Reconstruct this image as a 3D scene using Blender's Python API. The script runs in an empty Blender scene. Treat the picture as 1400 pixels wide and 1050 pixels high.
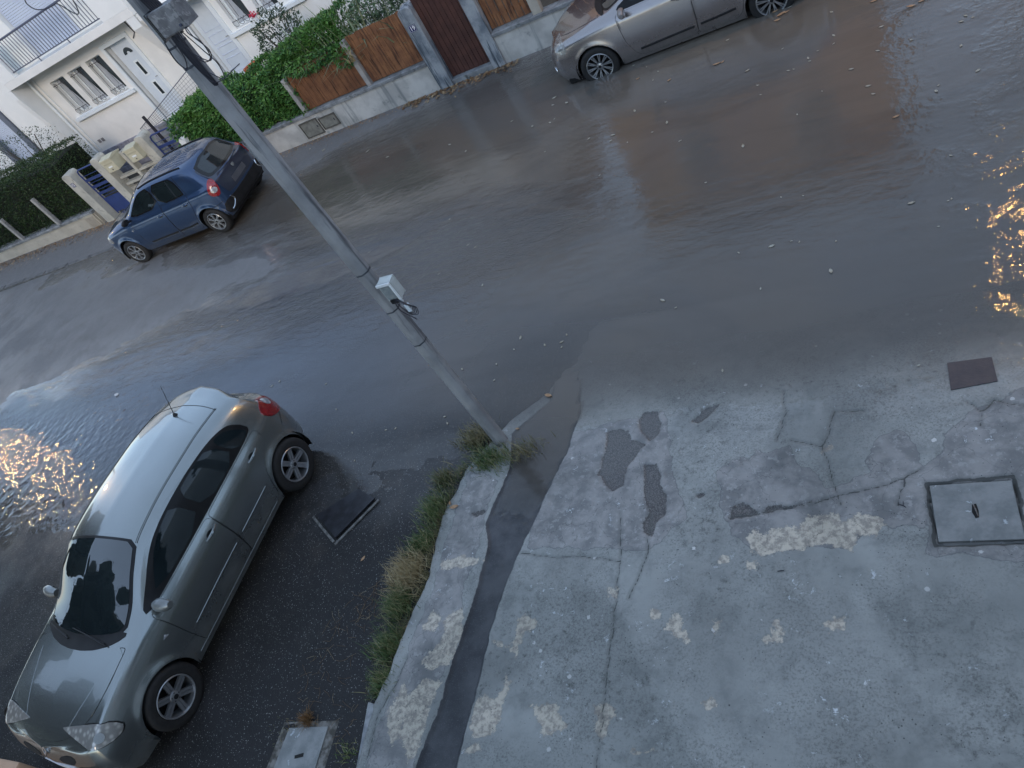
import bpy, bmesh, math, random
import numpy as np
from mathutils import Vector, Matrix, noise as mnoise
from mathutils.bvhtree import BVHTree
random.seed(7); rng = np.random.default_rng(7)
R = math.radians
sc = bpy.context.scene
col = sc.collection

# ---------------- camera (solved from the picture's three vanishing points) ----------------
CH = 5.2
FPX = 997.2
_v = np.array([700., 951., FPX]); _v /= np.linalg.norm(_v)
_s = np.array([-1816., 291., FPX]); _s /= np.linalg.norm(_s)
_t = np.cross(_v, _s)
CR = np.array([-_s, _t, -_v])
cam_data = bpy.data.cameras.new('camera'); cam = bpy.data.objects.new('camera', cam_data); col.objects.link(cam)
cam_data.sensor_width = 36; cam_data.lens = FPX / 1400 * 36
cam_data.clip_start = 0.05; cam_data.clip_end = 600
_m = Matrix.Identity(4)
for i in range(3):
    _m[i][0] = CR[i][0]; _m[i][1] = -CR[i][1]; _m[i][2] = -CR[i][2]
_m[0][3] = 0; _m[1][3] = 0; _m[2][3] = CH
cam.matrix_world = _m
sc.camera = cam

# ---------------- world, sun, exposure ----------------
world = bpy.data.worlds.new('World'); sc.world = world; world.use_nodes = True
wn = world.node_tree.nodes; wl = world.node_tree.links
bg = wn['Background']
sky = wn.new('ShaderNodeTexSky'); sky.sky_type = 'NISHITA'; sky.sun_disc = False
SUN_EL, SUN_AZ = 24.0, 155.0     # azimuth from +Y towards +X
sky.sun_elevation = R(SUN_EL); sky.sun_rotation = R(SUN_AZ)
sky.altitude = 100; sky.air_density = 1.0; sky.dust_density = 0.4; sky.ozone_density = 1.2
wl.new(sky.outputs[0], bg.inputs[0]); bg.inputs[1].default_value = 0.055
# thin even cloud veil over the whole dome
veil = wn.new('ShaderNodeBackground'); veil.inputs[0].default_value = (.58, .745, 1.0, 1); veil.inputs[1].default_value = .29
addw = wn.new('ShaderNodeAddShader'); wl.new(bg.outputs[0], addw.inputs[0]); wl.new(veil.outputs[0], addw.inputs[1]); wl.new(addw.outputs[0], wn['World Output'].inputs[0])
sd = bpy.data.lights.new('sun', 'SUN'); sun = bpy.data.objects.new('sun', sd); col.objects.link(sun)
sd.energy = 0.5; sd.angle = R(20); sd.color = (1.0, 0.80, 0.62)
_d = Vector((math.sin(R(SUN_AZ)) * math.cos(R(SUN_EL)), math.cos(R(SUN_AZ)) * math.cos(R(SUN_EL)), math.sin(R(SUN_EL))))
sun.rotation_euler = (-_d).to_track_quat('-Z', 'Y').to_euler()
sun.location = (20, -5, 20)
sc.view_settings.view_transform = 'Standard'; sc.view_settings.look = 'None'
sc.view_settings.gamma = 1; sc.view_settings.use_curve_mapping = False
sc.view_settings.exposure = 1.45
sc.render.engine = 'CYCLES'
sc.cycles.max_bounces = 8; sc.cycles.glossy_bounces = 4; sc.cycles.transparent_max_bounces = 16
sc.cycles.sample_clamp_indirect = 6; sc.cycles.use_denoising = True
sc.cycles.caustics_reflective = False; sc.cycles.caustics_refractive = False

# ---------------- helpers ----------------
def gp(p, z=0.0):
    d = CR @ np.array([p[0] - 700., p[1] - 525., FPX]); k = (z - CH) / d[2]
    return (d[0] * k, d[1] * k)

def on_y(p, Y):
    d = CR @ np.array([p[0] - 700., p[1] - 525., FPX]); k = Y / d[1]
    return (d[0] * k, CH + d[2] * k)

def empty(name, loc=(0, 0, 0), rz=0, label=None, cat=None, group=None):
    o = bpy.data.objects.new(name, None); col.objects.link(o); o.location = loc; o.rotation_euler = (0, 0, rz)
    o.empty_display_size = .1
    tag(o, label, cat, group); return o

def tag(o, label=None, cat=None, group=None, kind=None):
    if label: o['label'] = label
    if cat: o['category'] = cat
    if group: o['group'] = group
    if kind: o['kind'] = kind
    return o

def mesh_obj(name, verts, faces, mat, parent=None, smooth=False, link=True):
    me = bpy.data.meshes.new(name)
    if isinstance(verts, np.ndarray): verts = verts.tolist()
    me.from_pydata(verts, [], faces); me.update()
    o = bpy.data.objects.new(name, me)
    if mat is not None: me.materials.append(mat)
    if smooth: me.polygons.foreach_set('use_smooth', [True] * len(me.polygons))
    if link: col.objects.link(o)
    if parent is not None: o.parent = parent
    return o

def inst(name, me, parent=None, loc=(0, 0, 0), rot=(0, 0, 0), scale=(1, 1, 1)):
    o = bpy.data.objects.new(name, me); col.objects.link(o); o.parent = parent
    o.location = loc; o.rotation_euler = rot; o.scale = scale; return o

def copy_tree(o, parent=None):
    c = o.copy(); col.objects.link(c); c.parent = parent
    for ch in list(o.children): copy_tree(ch, c)
    return c

class MB:
    def __init__(s): s.v = []; s.f = []
    def add(s, vs, fs):
        n = len(s.v); s.v += [tuple(p) for p in vs]; s.f += [tuple(i + n for i in f) for f in fs]; return s
    def box(s, x0, x1, y0, y1, z0, z1, M=None, c=0.0):
        if c > 0:
            bm = bmesh.new()
            vs = [bm.verts.new(p) for p in [(x0, y0, z0), (x1, y0, z0), (x1, y1, z0), (x0, y1, z0), (x0, y0, z1), (x1, y0, z1), (x1, y1, z1), (x0, y1, z1)]]
            for f in [(0, 3, 2, 1), (4, 5, 6, 7), (0, 1, 5, 4), (1, 2, 6, 5), (2, 3, 7, 6), (3, 0, 4, 7)]: bm.faces.new([vs[i] for i in f])
            bmesh.ops.bevel(bm, geom=list(bm.edges), offset=c, segments=2, profile=.7, affect='EDGES')
            bm.verts.index_update()
            V = [v.co.copy() for v in bm.verts]; F = [tuple(v.index for v in f.verts) for f in bm.faces]; bm.free()
        else:
            V = [Vector(p) for p in [(x0, y0, z0), (x1, y0, z0), (x1, y1, z0), (x0, y1, z0), (x0, y0, z1), (x1, y0, z1), (x1, y1, z1), (x0, y1, z1)]]
            F = [(0, 3, 2, 1), (4, 5, 6, 7), (0, 1, 5, 4), (1, 2, 6, 5), (2, 3, 7, 6), (3, 0, 4, 7)]
        if M is not None: V = [M @ p for p in V]
        return s.add(V, F)
    def tube(s, pts, r, n=8, caps=True, closed=False):
        pts = [Vector(p) for p in pts]; N = len(pts)
        rr = r if isinstance(r, (list, tuple)) else [r] * N
        V = []; up = Vector((0, 0, 1)); prev = None
        for i, p in enumerate(pts):
            a = pts[(i - 1) % N if closed else max(i - 1, 0)]; b = pts[(i + 1) % N if closed else min(i + 1, N - 1)]
            t = (b - a)
            if t.length < 1e-9: t = Vector((0, 0, 1))
            t.normalize()
            if prev is None:
                u = up if abs(t.z) < .95 else Vector((1, 0, 0))
                u = (u - t * u.dot(t)).normalized()
            else:
                u = prev - t * prev.dot(t)
                u = u.normalized() if u.length > 1e-6 else t.orthogonal().normalized()
            prev = u; w = t.cross(u)
            for k in range(n):
                an = 2 * math.pi * k / n
                V.append(p + (u * math.cos(an) + w * math.sin(an)) * rr[i])
        F = []
        for i in range(N if closed else N - 1):
            j = (i + 1) % N
            for k in range(n):
                F.append((i * n + k, i * n + (k + 1) % n, j * n + (k + 1) % n, j * n + k))
        if caps and not closed:
            F.append(tuple(reversed(range(n)))); F.append(tuple((N - 1) * n + k for k in range(n)))
        return s.add(V, F)
    def prism(s, poly, a0, a1, axis='y'):
        n = len(poly)
        def P(p, a): return {'y': (p[0], a, p[1]), 'x': (a, p[0], p[1]), 'z': (p[0], p[1], a)}[axis]
        V = [P(p, a0) for p in poly] + [P(p, a1) for p in poly]
        F = [tuple(range(n)), tuple(range(2 * n - 1, n - 1, -1))] + [(i, n + i, n + (i + 1) % n, (i + 1) % n) for i in range(n)]
        return s.add(V, F)
    def lathe(s, prof, n=24, axis='z', c=(0, 0, 0)):
        V = []; m = len(prof)
        for k in range(n):
            a = 2 * math.pi * k / n
            for (r, h) in prof:
                if axis == 'z': V.append((c[0] + r * math.cos(a), c[1] + r * math.sin(a), c[2] + h))
                elif axis == 'y': V.append((c[0] + r * math.cos(a), c[1] + h, c[2] + r * math.sin(a)))
                else: V.append((c[0] + h, c[1] + r * math.cos(a), c[2] + r * math.sin(a)))
        F = []
        for k in range(n):
            for i in range(m - 1):
                F.append((k * m + i, ((k + 1) % n) * m + i, ((k + 1) % n) * m + i + 1, k * m + i + 1))
        return s.add(V, F)
    def build(s, name, mat, parent=None, smooth=False, fix=True):
        o = mesh_obj(name, s.v, s.f, mat, parent, smooth)
        if fix:
            bm = bmesh.new(); bm.from_mesh(o.data); bmesh.ops.recalc_face_normals(bm, faces=bm.faces); bm.to_mesh(o.data); bm.free()
            if smooth: o.data.set_sharp_from_angle(angle=R(40))
        return o

def spline(pts, n=8, closed=False):
    pts = [Vector(p) for p in pts]; N = len(pts); out = []
    for i in range(N if closed else N - 1):
        if closed: p0, p1, p2, p3 = pts[i - 1], pts[i], pts[(i + 1) % N], pts[(i + 2) % N]
        else: p0, p1, p2, p3 = pts[max(i - 1, 0)], pts[i], pts[i + 1], pts[min(i + 2, N - 1)]
        for k in range(n):
            t = k / n
            out.append(.5 * ((2 * p1) + (p2 - p0) * t + (2 * p0 - 5 * p1 + 4 * p2 - p3) * t * t + (3 * p1 - p0 - 3 * p2 + p3) * t ** 3))
    if not closed: out.append(pts[-1])
    return out

# ---------------- materials ----------------
class NT:
    def __init__(s, name):
        s.m = bpy.data.materials.new(name); s.m.use_nodes = True; s.t = s.m.node_tree
        s.n = s.t.nodes; s.l = s.t.links; s.b = s.n['Principled BSDF']; s.out = s.n['Material Output']
    def node(s, typ, ins=None, **props):
        nd = s.n.new(typ)
        for k, v in props.items(): setattr(nd, k, v)
        for k, v in (ins or {}).items(): s.put(nd.inputs[k], v)
        return nd
    def put(s, sock, v):
        if isinstance(v, bpy.types.NodeSocket): s.l.new(v, sock)
        else:
            if hasattr(sock.default_value, '__len__') and not isinstance(v, (int, float)) and len(sock.default_value) == 4 and len(v) == 3: v = (*v, 1)
            sock.default_value = v
    def pos(s, obj=False):
        if obj: return s.node('ShaderNodeTexCoord').outputs['Object']
        return s.node('ShaderNodeNewGeometry').outputs['Position']
    def scale(s, vec, sx, sy, sz, rz=0):
        return s.node('ShaderNodeMapping', {'Vector': vec, 'Scale': (sx, sy, sz), 'Rotation': (0, 0, rz)}).outputs[0]
    def noise(s, scale, detail=4, rough=.55, vec=None, dist=0.0, dims='3D'):
        ins = {'Scale': scale, 'Detail': detail, 'Roughness': rough, 'Distortion': dist}
        if vec is not None: ins['Vector'] = vec
        return s.node('ShaderNodeTexNoise', ins).outputs['Fac']
    def voro(s, scale, vec=None, feature='F1', rand=1.0, out='Distance'):
        ins = {'Scale': scale, 'Randomness': rand}
        if vec is not None: ins['Vector'] = vec
        return s.node('ShaderNodeTexVoronoi', ins, feature=feature).outputs[out]
    def ramp(s, f, a, b, lo=0.0, hi=1.0, smooth=True):
        return s.node('ShaderNodeMapRange', {'Value': f, 'From Min': a, 'From Max': b, 'To Min': lo, 'To Max': hi}, interpolation_type='SMOOTHSTEP' if smooth else 'LINEAR').outputs[0]
    def math(s, op, a, b=0.0, c=0.0, clamp=False):
        nd = s.node('ShaderNodeMath', operation=op, use_clamp=clamp)
        s.put(nd.inputs[0], a); s.put(nd.inputs[1], b)
        if op in ('MULTIPLY_ADD',): s.put(nd.inputs[2], c)
        return nd.outputs[0]
    def mix(s, f, a, b, blend='MIX'):
        nd = s.node('ShaderNodeMix', data_type='RGBA', blend_type=blend)
        s.put(nd.inputs[0], f); s.put(nd.inputs[6], a); s.put(nd.inputs[7], b)
        return nd.outputs[2]
    def fmix(s, f, a, b):
        nd = s.node('ShaderNodeMix', data_type='FLOAT')
        s.put(nd.inputs[0], f); s.put(nd.inputs[2], a); s.put(nd.inputs[3], b)
        return nd.outputs[0]
    def attr(s, name): return s.node('ShaderNodeAttribute', attribute_name=name).outputs['Fac']
    def bump(s, h, strength=.3, dist=.01, normal=None):
        ins = {'Height': h, 'Strength': strength, 'Distance': dist}
        if normal is not None: ins['Normal'] = normal
        return s.node('ShaderNodeBump', ins).outputs[0]
    def set(s, **kw):
        names = {'col': 'Base Color', 'rough': 'Roughness', 'metal': 'Metallic', 'coat': 'Coat Weight', 'coatr': 'Coat Roughness', 'ior': 'IOR', 'normal': 'Normal', 'spec': 'Specular IOR Level', 'alpha': 'Alpha', 'trans': 'Transmission Weight', 'em': 'Emission Color', 'ems': 'Emission Strength'}
        for k, v in kw.items(): s.put(s.b.inputs[names[k]], v)
        return s.m

def simple(name, c1, c2=None, rough=.6, scale=3, metal=0, coat=0, bump=0.0, bscale=60, contrast=(.35, .65), spec=.5, grime=None, streak=None, obj=False):
    t = NT(name); p = t.pos(obj)
    c2 = c2 or tuple(x * .8 for x in c1)
    n = t.noise(scale, 6, .6, p)
    c = t.mix(t.ramp(n, *contrast), c1, c2)
    if grime:   # (colour, scale, lo, hi)
        g = t.noise(grime[1], 8, .68, p, .3)
        c = t.mix(t.ramp(g, grime[2], grime[3]), c, grime[0])
    if streak:  # vertical streaks (colour, horizontal scale, lo, hi)
        g = t.noise(1.0, 6, .65, t.scale(p, streak[1], streak[1], streak[1] * .07))
        c = t.mix(t.ramp(g, streak[2], streak[3]), c, streak[0])
    kw = dict(col=c, rough=t.fmix(n, rough * .85, min(1, rough * 1.15)), metal=metal, spec=spec)
    if coat: kw['coat'] = coat; kw['coatr'] = .04
    if bump: kw['normal'] = t.bump(t.noise(bscale, 5, .6, p), bump, .01)
    return t.set(**kw)

def vnoise(x, y, freq, seed=0, octaves=4, gain=.5):
    """value noise fbm, about -1..1"""
    out = np.zeros_like(x, dtype=float); amp = 1.0; tot = 0
    for o in range(octaves):
        rg = np.random.default_rng(seed * 31 + o); T = rg.uniform(-1, 1, (256, 256))
        fx = x * freq + 91.7 * o; fy = y * freq + 37.3 * o
        ix = np.floor(fx).astype(int); iy = np.floor(fy).astype(int)
        tx = fx - ix; ty = fy - iy; tx = tx * tx * (3 - 2 * tx); ty = ty * ty * (3 - 2 * ty)
        a = T[ix % 256, iy % 256]; b = T[(ix + 1) % 256, iy % 256]; c = T[ix % 256, (iy + 1) % 256]; d = T[(ix + 1) % 256, (iy + 1) % 256]
        out += amp * ((a * (1 - tx) + b * tx) * (1 - ty) + (c * (1 - tx) + d * tx) * ty)
        tot += amp; amp *= gain; freq *= 2.03
    return out / tot * 1.6

def set_attr(me, name, arr):
    a = me.attributes.new(name, 'FLOAT', 'POINT'); a.data.foreach_set('value', np.asarray(arr, dtype=np.float32).ravel())

def poly_sdf(x, y, poly):
    """signed distance, negative inside"""
    P = np.array(poly); n = len(P); d = np.full(x.shape, 1e9); ins = np.zeros(x.shape, bool)
    for i in range(n):
        a = P[i]; b = P[(i + 1) % n]; e = b - a
        t = np.clip(((x - a[0]) * e[0] + (y - a[1]) * e[1]) / max(e @ e, 1e-12), 0, 1)
        d = np.minimum(d, np.hypot(x - a[0] - t * e[0], y - a[1] - t * e[1]))
        c = ((a[1] > y) != (b[1] > y)) & (x < (b[0] - a[0]) * (y - a[1]) / (b[1] - a[1] + 1e-12) + a[0])
        ins ^= c
    return np.where(ins, -d, d)

def line_dist(x, y, pts):
    d = np.full(x.shape, 1e9)
    for a, b in zip(pts[:-1], pts[1:]):
        a = np.array(a); b = np.array(b); e = b - a
        t = np.clip(((x - a[0]) * e[0] + (y - a[1]) * e[1]) / max(e @ e, 1e-12), 0, 1)
        d = np.minimum(d, np.hypot(x - a[0] - t * e[0], y - a[1] - t * e[1]))
    return d

def grid_faces(nu, nv):
    i = np.arange(nu - 1)[:, None]; j = np.arange(nv - 1)[None, :]
    a = i * nv + j
    return np.stack([a, a + nv, a + nv + 1, a + 1], -1).reshape(-1, 4)
# ======================= ground, water =======================
CTRL = np.array([
 # x, y, h   (water level is z = 0)
 (-5.3,3.75,0),(-4.5,3.95,0),(-6.3,3.7,0),(-9,3.6,0),(-13,3.0,0),(-18,2.5,0),(-5.2,2.6,.018),(-7,2.5,.014),(-10,2.3,.012),(-14,1.5,.012),(-5,1,.04),(-8,1,.03),(-12,0,.03),(-20,0,.03),(-26,2,.03),
 (-16,8.6,.009),(-13.2,8.7,.009),(-19,9.6,.010),(-20,8.3,.010),(-11.3,8.8,.006),(-15,7.6,.007),(-18,7.6,.008),(-24,9,.015),(-30,9,.02),(-30,6,.02),
 (-9.9,8.5,0),(-11.2,8.05,0),(-13.3,7.4,0),(-14.3,6.9,0),(-16.5,6.5,0),(-20,6.4,0),(-11.6,9.4,0),(-14.6,10.2,0),(-16.6,10.6,0),(-22,11.4,0.0),(-19,11.0,-.002),
 (-17,9,.022),(-14,8.3,.018),(-20,9,.022),(-12.4,8.6,.012),(-15,9.4,.012),(-18.5,10.2,.012),(-22,8,.022),(-25,7.5,.022),(-18,7.3,.014),(-21,10.5,.010),(-10,8.0,-.005),(-11.4,7.5,-.007),(-12.9,6.9,-.009),(-15.5,6.2,-.009),(-18,6.0,-.007),(-12,9.9,-.010),(-16,11.0,-.010),
 (-8,7.4,-.008),(-9.5,7.0,-.008),(-6,7.7,-.012),(-4,7.6,-.02),(-11.5,5.6,-.02),(-14,5.3,-.014),(-17,5.0,-.012),(-21,4.8,-.006),(-8,5.4,-.04),(-5,5.2,-.04),
 (-3,6.3,-.06),(0,6.3,-.07),(-1,8,-.045),(2,8,-.06),(4,6,-.08),(-3,9.5,-.06),(0,11,-.15),(-4,11.0,-.15),(-2,10.5,-.13),(-8,9.6,-.045),(-9.5,10.8,-.05),(-12,10.7,-.035),(-15,11.3,-.015),(4,12,-.09),(6,9,-.08),
 (-7,12.2,-.05),(-3,12.6,-.07),(1,12.8,-.08),(-2.5,4.9,-.03),(0,5.2,-.05),(3,4.6,-.05),(-3.6,4.9,-.02),
])
SW_X = [-30, -24, -19, -16, -12.5, -11, -9.2, -7.4, -5.8, -3, 6]; SW_Y = [8.0, 9.5, 11.0, 11.5, 11.75, 12.0, 12.5, 12.85, 13.05, 13.3, 13.6]
def hroad(x, y):
    num = np.zeros_like(x, dtype=float); den = np.zeros_like(x, dtype=float)
    for cx, cy, h in CTRL:
        w = 1.0 / (((x - cx) ** 2 + (1.6 * (y - cy)) ** 2) ** 1.5 + .05); num += w * h; den += w
    h = num / den
    h = h + .0022 * vnoise(x, y * 1.3, .9, 3, 5, .6) + .0008 * vnoise(x * .8, y * 2.5, 6, 4, 3)
    # sidewalk on the far side
    y0 = np.interp(x, SW_X, SW_Y)
    hs = .036 * (y - y0) + .004 * vnoise(x, y, 1.5, 5, 4) + .002 * vnoise(x, y, 12, 6, 2)
    k = np.clip((y - 11.62) / .03, 0, 1)
    return h * (1 - k) + hs * k

def hpave(x, y):
    return .028 * (4.25 - y) - .012 * np.clip(y - 4.25, 0, 2) + .0035 * vnoise(x, y, 1.1, 8, 4) - .004

def axis(a, b, fine):
    """graded coordinates: list of (from, to, step)"""
    out = []
    for (p, q, st) in fine: out += list(np.arange(p, q, st))
    return np.array(out + [b])

xs = axis(-70, 40, [(-70, -34, 2.0), (-34, -24, .25), (-24, -16, .09), (-16, 3.2, .055), (3.2, 12, .3), (12, 40, 2.0)])
ys = axis(-40, 60, [(-40, -4, 2.0), (-4, 0, .3), (0, 11.5, .055), (11.5, 13.2, .03), (13.2, 60, 2.0)])
X, Y = np.meshgrid(xs, ys, indexing='ij')
Hh = hroad(X, Y)
Hh = np.where(Y > 13.25, .05 + .0 * X, Hh)
# under the pavement on this side the bed stays lower
sub = ((X > -3.9) & (Y < 4.6)) | ((X > -3.3) & (Y < 5.7))
Hh = np.where(sub, np.minimum(Hh, -.10), Hh)
V = np.stack([X, Y, Hh], -1).reshape(-1, 3)
F = grid_faces(len(xs), len(ys))

t = NT('wet_asphalt'); p = t.pos()
g1 = t.noise(170, 2, .6, p); g2 = t.voro(120, p, out='Color'); g3 = t.noise(1.1, 6, .62, p, .4)
spk = t.voro(52, p); hgt = t.attr('h')
base = t.mix(t.ramp(g1, .35, .7), (.009, .009, .0095), (.030, .029, .028))
base = t.mix(t.ramp(g3, .35, .7), base, t.mix(.5, base, (.035, .034, .035)))
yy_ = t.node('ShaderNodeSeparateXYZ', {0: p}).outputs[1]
sheen = t.ramp(t.math('ADD', yy_, t.math('MULTIPLY', t.math('SUBTRACT', t.noise(.6, 4, .6, p), .5), 1.2)), 5.9, 6.7)
base = t.mix(t.math('MULTIPLY', sheen, .8), base, t.mix(t.ramp(g1, .35, .7), (.15, .15, .15), (.27, .265, .26)))  # wet grazing sheen of the far road painted as a lighter base colour
fleck = t.math('LESS_THAN', spk, .24)
fl2 = t.math('GREATER_THAN', t.noise(60, 2, .5, p), .53)
base = t.mix(t.math('MULTIPLY', t.math('MULTIPLY', fleck, fl2), .75), base, (.33, .325, .31))
mud = t.math('MULTIPLY', t.ramp(t.noise(2.3, 6, .65, p), .5, .7), t.ramp(hgt, .03, .0))
base = t.mix(t.math('MULTIPLY', mud, .35), base, (.09, .075, .06))
wet = t.ramp(hgt, .012, 0.0)
rg = t.math('ADD', t.fmix(t.ramp(g3, .4, .65), .50, .75), t.math('MULTIPLY', wet, -.12))
hb = t.math('ADD', t.math('MULTIPLY', t.math('SUBTRACT', 1.0, spk), .8), t.math('MULTIPLY', g1, .5))
t.set(col=base, rough=rg, normal=t.bump(hb, .55, .006), spec=t.math('MULTIPLY', t.fmix(wet, .28, .6), t.ramp(hgt, -.004, .001)))
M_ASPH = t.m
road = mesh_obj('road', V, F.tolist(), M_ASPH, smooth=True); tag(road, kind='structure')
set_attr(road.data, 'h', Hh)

# ---- pavement of this side: concrete slabs, asphalt trench, kerb band ----
def zp(lst, ox, oy, s): return [gp((ox + a / s, oy + b / s), .03) for a, b in lst]
STRIP_R = [gp(p, .03) for p in [(790, 560), (775, 610), (752, 660), (735, 700), (713, 745), (690, 800), (670, 870), (655, 940), (640, 1000), (628, 1050), (612, 1120)]]
STRIP_L = [gp(p, .03) for p in [(750, 545), (700, 590), (697, 640), (680, 680), (665, 715), (668, 750), (650, 820), (625, 900), (600, 985), (575, 1050), (550, 1120)]]
strip_poly = [gp((775, 500)), gp((792, 520))] + STRIP_R + STRIP_L[::-1] + [gp((762, 505))]
brk = [zp(l, 600, 450, 3.5) for l in [
  [(805,480),(860,465),(900,480),(920,520),(1000,545),(960,570),(900,650),(880,740),(830,770),(790,740),(770,700),(750,700),(770,640),(790,560)],
  [(950,430),(975,385),(1040,380),(1060,440),(1050,500),(1000,540),(960,490)],
  [(985,645),(1045,640),(1060,740),(1095,800),(1085,880),(1040,930),(1020,990),(985,970),(975,930),(1000,880),(980,800),(975,700)],
  [(1210,430),(1260,370),(1340,345),(1300,395),(1240,440)], [(1230,790),(1270,775),(1280,790),(1240,810)], [(160,880),(210,860),(225,870),(180,905)]]]
brk += [zp(l, 1000, 550, 3.5) for l in [[(-10,500),(50,480),(90,500),(140,525),(100,550),(-10,560)], [(160,520),(180,490),(240,490),(255,507),(380,467),(460,458),(330,490),(240,512),(165,530)], [(530,455),(560,440),(590,450),(540,462)]]]
cream = [zp(l, 1000, 550, 3.5) for l in [[(75,650),(110,615),(160,640),(240,600),(330,590),(360,540),(520,530),(540,570),(600,530),(700,560),(740,590),(690,630),(610,640),(575,715),(500,690),(440,680),(330,700),(230,710),(165,740),(100,720)], [(70,765),(110,760),(135,780),(120,805),(80,800)], [(420,215),(460,195),(490,200),(470,225),(435,235)]]]
cream += [zp(l, 780, 700, 3) for l in [[(390,490),(440,420),(455,430),(465,480),(515,530),(490,550),(450,530),(430,505)], [(590,460),(615,445),(622,480),(605,505),(590,490)], [(830,450),(855,445),(875,500),(860,555),(795,535),(835,495)], [(1045,465),(1120,435),(1125,480),(1070,497)], [(550,790),(585,765),(590,810),(560,815)], [(615,185),(650,185),(650,212),(615,210)], [(110,800),(175,800),(200,840),(165,880),(140,950),(110,900)], [(335,405),(365,410),(370,435),(340,440)], [(255,990),(350,975),(360,1000),(270,1010)], [(160,325),(195,320),(190,350),(165,345)]]]
cream += [zp(l, 380, 750, 3.5) for l in [[(1130,480),(1150,350),(1210,320),(1270,370),(1180,420),(1150,530)], [(1040,450),(1130,480),(1140,500),(1060,480)], [(930,860),(960,740),(1000,700),(1050,740),(1100,620),(1130,640),(1050,900),(960,920)], [(900,980),(980,930),(990,970),(910,1000)], [(1220,760),(1340,740),(1390,860),(1280,900)],
   [(700,380),(750,310),(790,340),(760,390),(710,410)], [(800,330),(885,300),(900,400),(830,560),(750,600),(690,560),(740,500),(800,440)], [(640,720),(720,620),(800,640),(740,760),(700,960),(640,1050),(600,900)], [(530,830),(620,640),(660,760),(560,950)], [(780,60),(900,30),(990,60),(900,90),(800,100)]]]
mortar = [zp([(-60,330),(0,290),(50,270),(80,300),(130,240),(180,250),(270,215),(300,280),(380,295),(420,370),(450,400),(560,370),(660,340),(680,170),(790,130),(880,190),(930,330),(940,640),(880,590),(700,600),(580,700),(100,720),(60,640),(-60,570)], 1000, 550, 3.5),
          zp([(420,1050),(430,850),(560,640),(640,480),(780,450),(1080,380),(1100,600),(1180,900),(1000,1050)], 600, 450, 3.5),
          [gp(q, .03) for q in [(560,1080),(640,800),(680,650),(640,640),(600,780),(490,1080)]],
          [gp(q, .03) for q in [(1270,760),(1262,640),(1320,560),(1420,520),(1500,560),(1500,760),(1410,765)]]]
cracks = [[gp(q, .03) for q in l] for l in [
  [(848,700),(850,760),(845,800),(838,870),(832,920),(825,1000),(818,1080)], [(714,757),(760,763),(800,760),(848,768)], [(890,700),(885,760),(862,820)],
  [(1000,708),(1100,690),(1240,655),(1262,640)], [(1240,655),(1228,690)], [(1070,530),(1073,560),(1062,600)], [(1320,545),(1340,560),(1358,545)], [(1340,560),(1342,580)], [(1358,545),(1400,552)],
  [(1080,600),(1125,608),(1140,560),(1180,560)],[(1125,608),(1150,690)],[(505,1050),(520,985),(545,940),(560,900)]]]
hx0, hx1, hy0, hy1 = .0, .50, 2.70, 3.17
def pv_left(y):
    return np.interp(y, [-.5, .87, 1.33, 1.7, 2.1, 2.5, 2.9, 3.3, 3.74, 4.0, 4.3, 4.55, 5.0, 5.6], [-4.3, -4.30, -4.34, -4.28, -4.24, -4.17, -4.22, -4.22, -4.10, -3.95, -3.75, -3.45, -3.1, -2.9])
yy = np.concatenate([np.arange(-.35, .9, .05), np.arange(.9, 5.5, .0145)])
tt = np.linspace(0, 1, 470); 
Yp, Tt = np.meshgrid(yy, tt, indexing='ij')
left = pv_left(Yp) + .03 * vnoise(Yp * 0 + 1, Yp, 3.5, 11, 4)
Xp = left + Tt * (2.6 - left)
wob = .016 * vnoise(Xp, Yp, 9, 12, 5, .62)
sd_strip = poly_sdf(Xp, Yp, strip_poly) + wob * .8
sd_brk = np.min([poly_sdf(Xp, Yp, q) for q in brk], 0) + wob * 1.2
sd_cream = np.min([poly_sdf(Xp, Yp, q) for q in cream], 0) + .03 * vnoise(Xp, Yp, 13, 14, 5, .7)
sd_mort = np.min([poly_sdf(Xp, Yp, q) for q in mortar], 0) + .05 * vnoise(Xp, Yp, 5, 15, 5, .6)
wx = Xp + .013 * vnoise(Xp, Yp, 11, 16, 4); wy = Yp + .013 * vnoise(Xp, Yp, 11, 17, 4)
d_crk = np.min([line_dist(wx, wy, l) - .004 for l in cracks], 0)
ring = np.abs(np.maximum(np.abs(wx - (hx0 + hx1) / 2) - (hx1 - hx0) / 2, np.abs(wy - (hy0 + hy1) / 2) - (hy1 - hy0) / 2) - .015)
d_crk = np.minimum(d_crk, ring - .012)
Zp = hpave(Xp, Yp)
sm = lambda d, w: np.clip(.5 - d / w, 0, 1)
Zp = Zp - .028 * sm(sd_strip, .02) - .018 * sm(sd_brk, .012) - .004 * sm(sd_cream, .01) + .003 * sm(sd_mort, .02) - .012 * sm(d_crk, .012)
Zp += .0012 * vnoise(Xp, Yp, 30, 18, 3) + sm(sd_brk, .02) * .003 * vnoise(Xp, Yp, 60, 19, 2)
inside = (Xp > hx0 - .005) & (Xp < hx1 + .005) & (Yp > hy0 - .005) & (Yp < hy1 + .005)
Zp = np.where(inside, Zp - .03, Zp)
n0, n1 = Xp.shape
V = np.stack([Xp, Yp, Zp], -1).reshape(-1, 3)
F = grid_faces(n0, n1)
# vertical kerb faces along the left edge
skirt = np.stack([Xp[:, 0] - .015, Yp[:, 0], Zp[:, 0] - .16], -1); nb = len(V)
V = np.concatenate([V, skirt]); Fs = [(i * n1, (i + 1) * n1, nb + i + 1, nb + i) for i in range(n0 - 1)]

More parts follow.
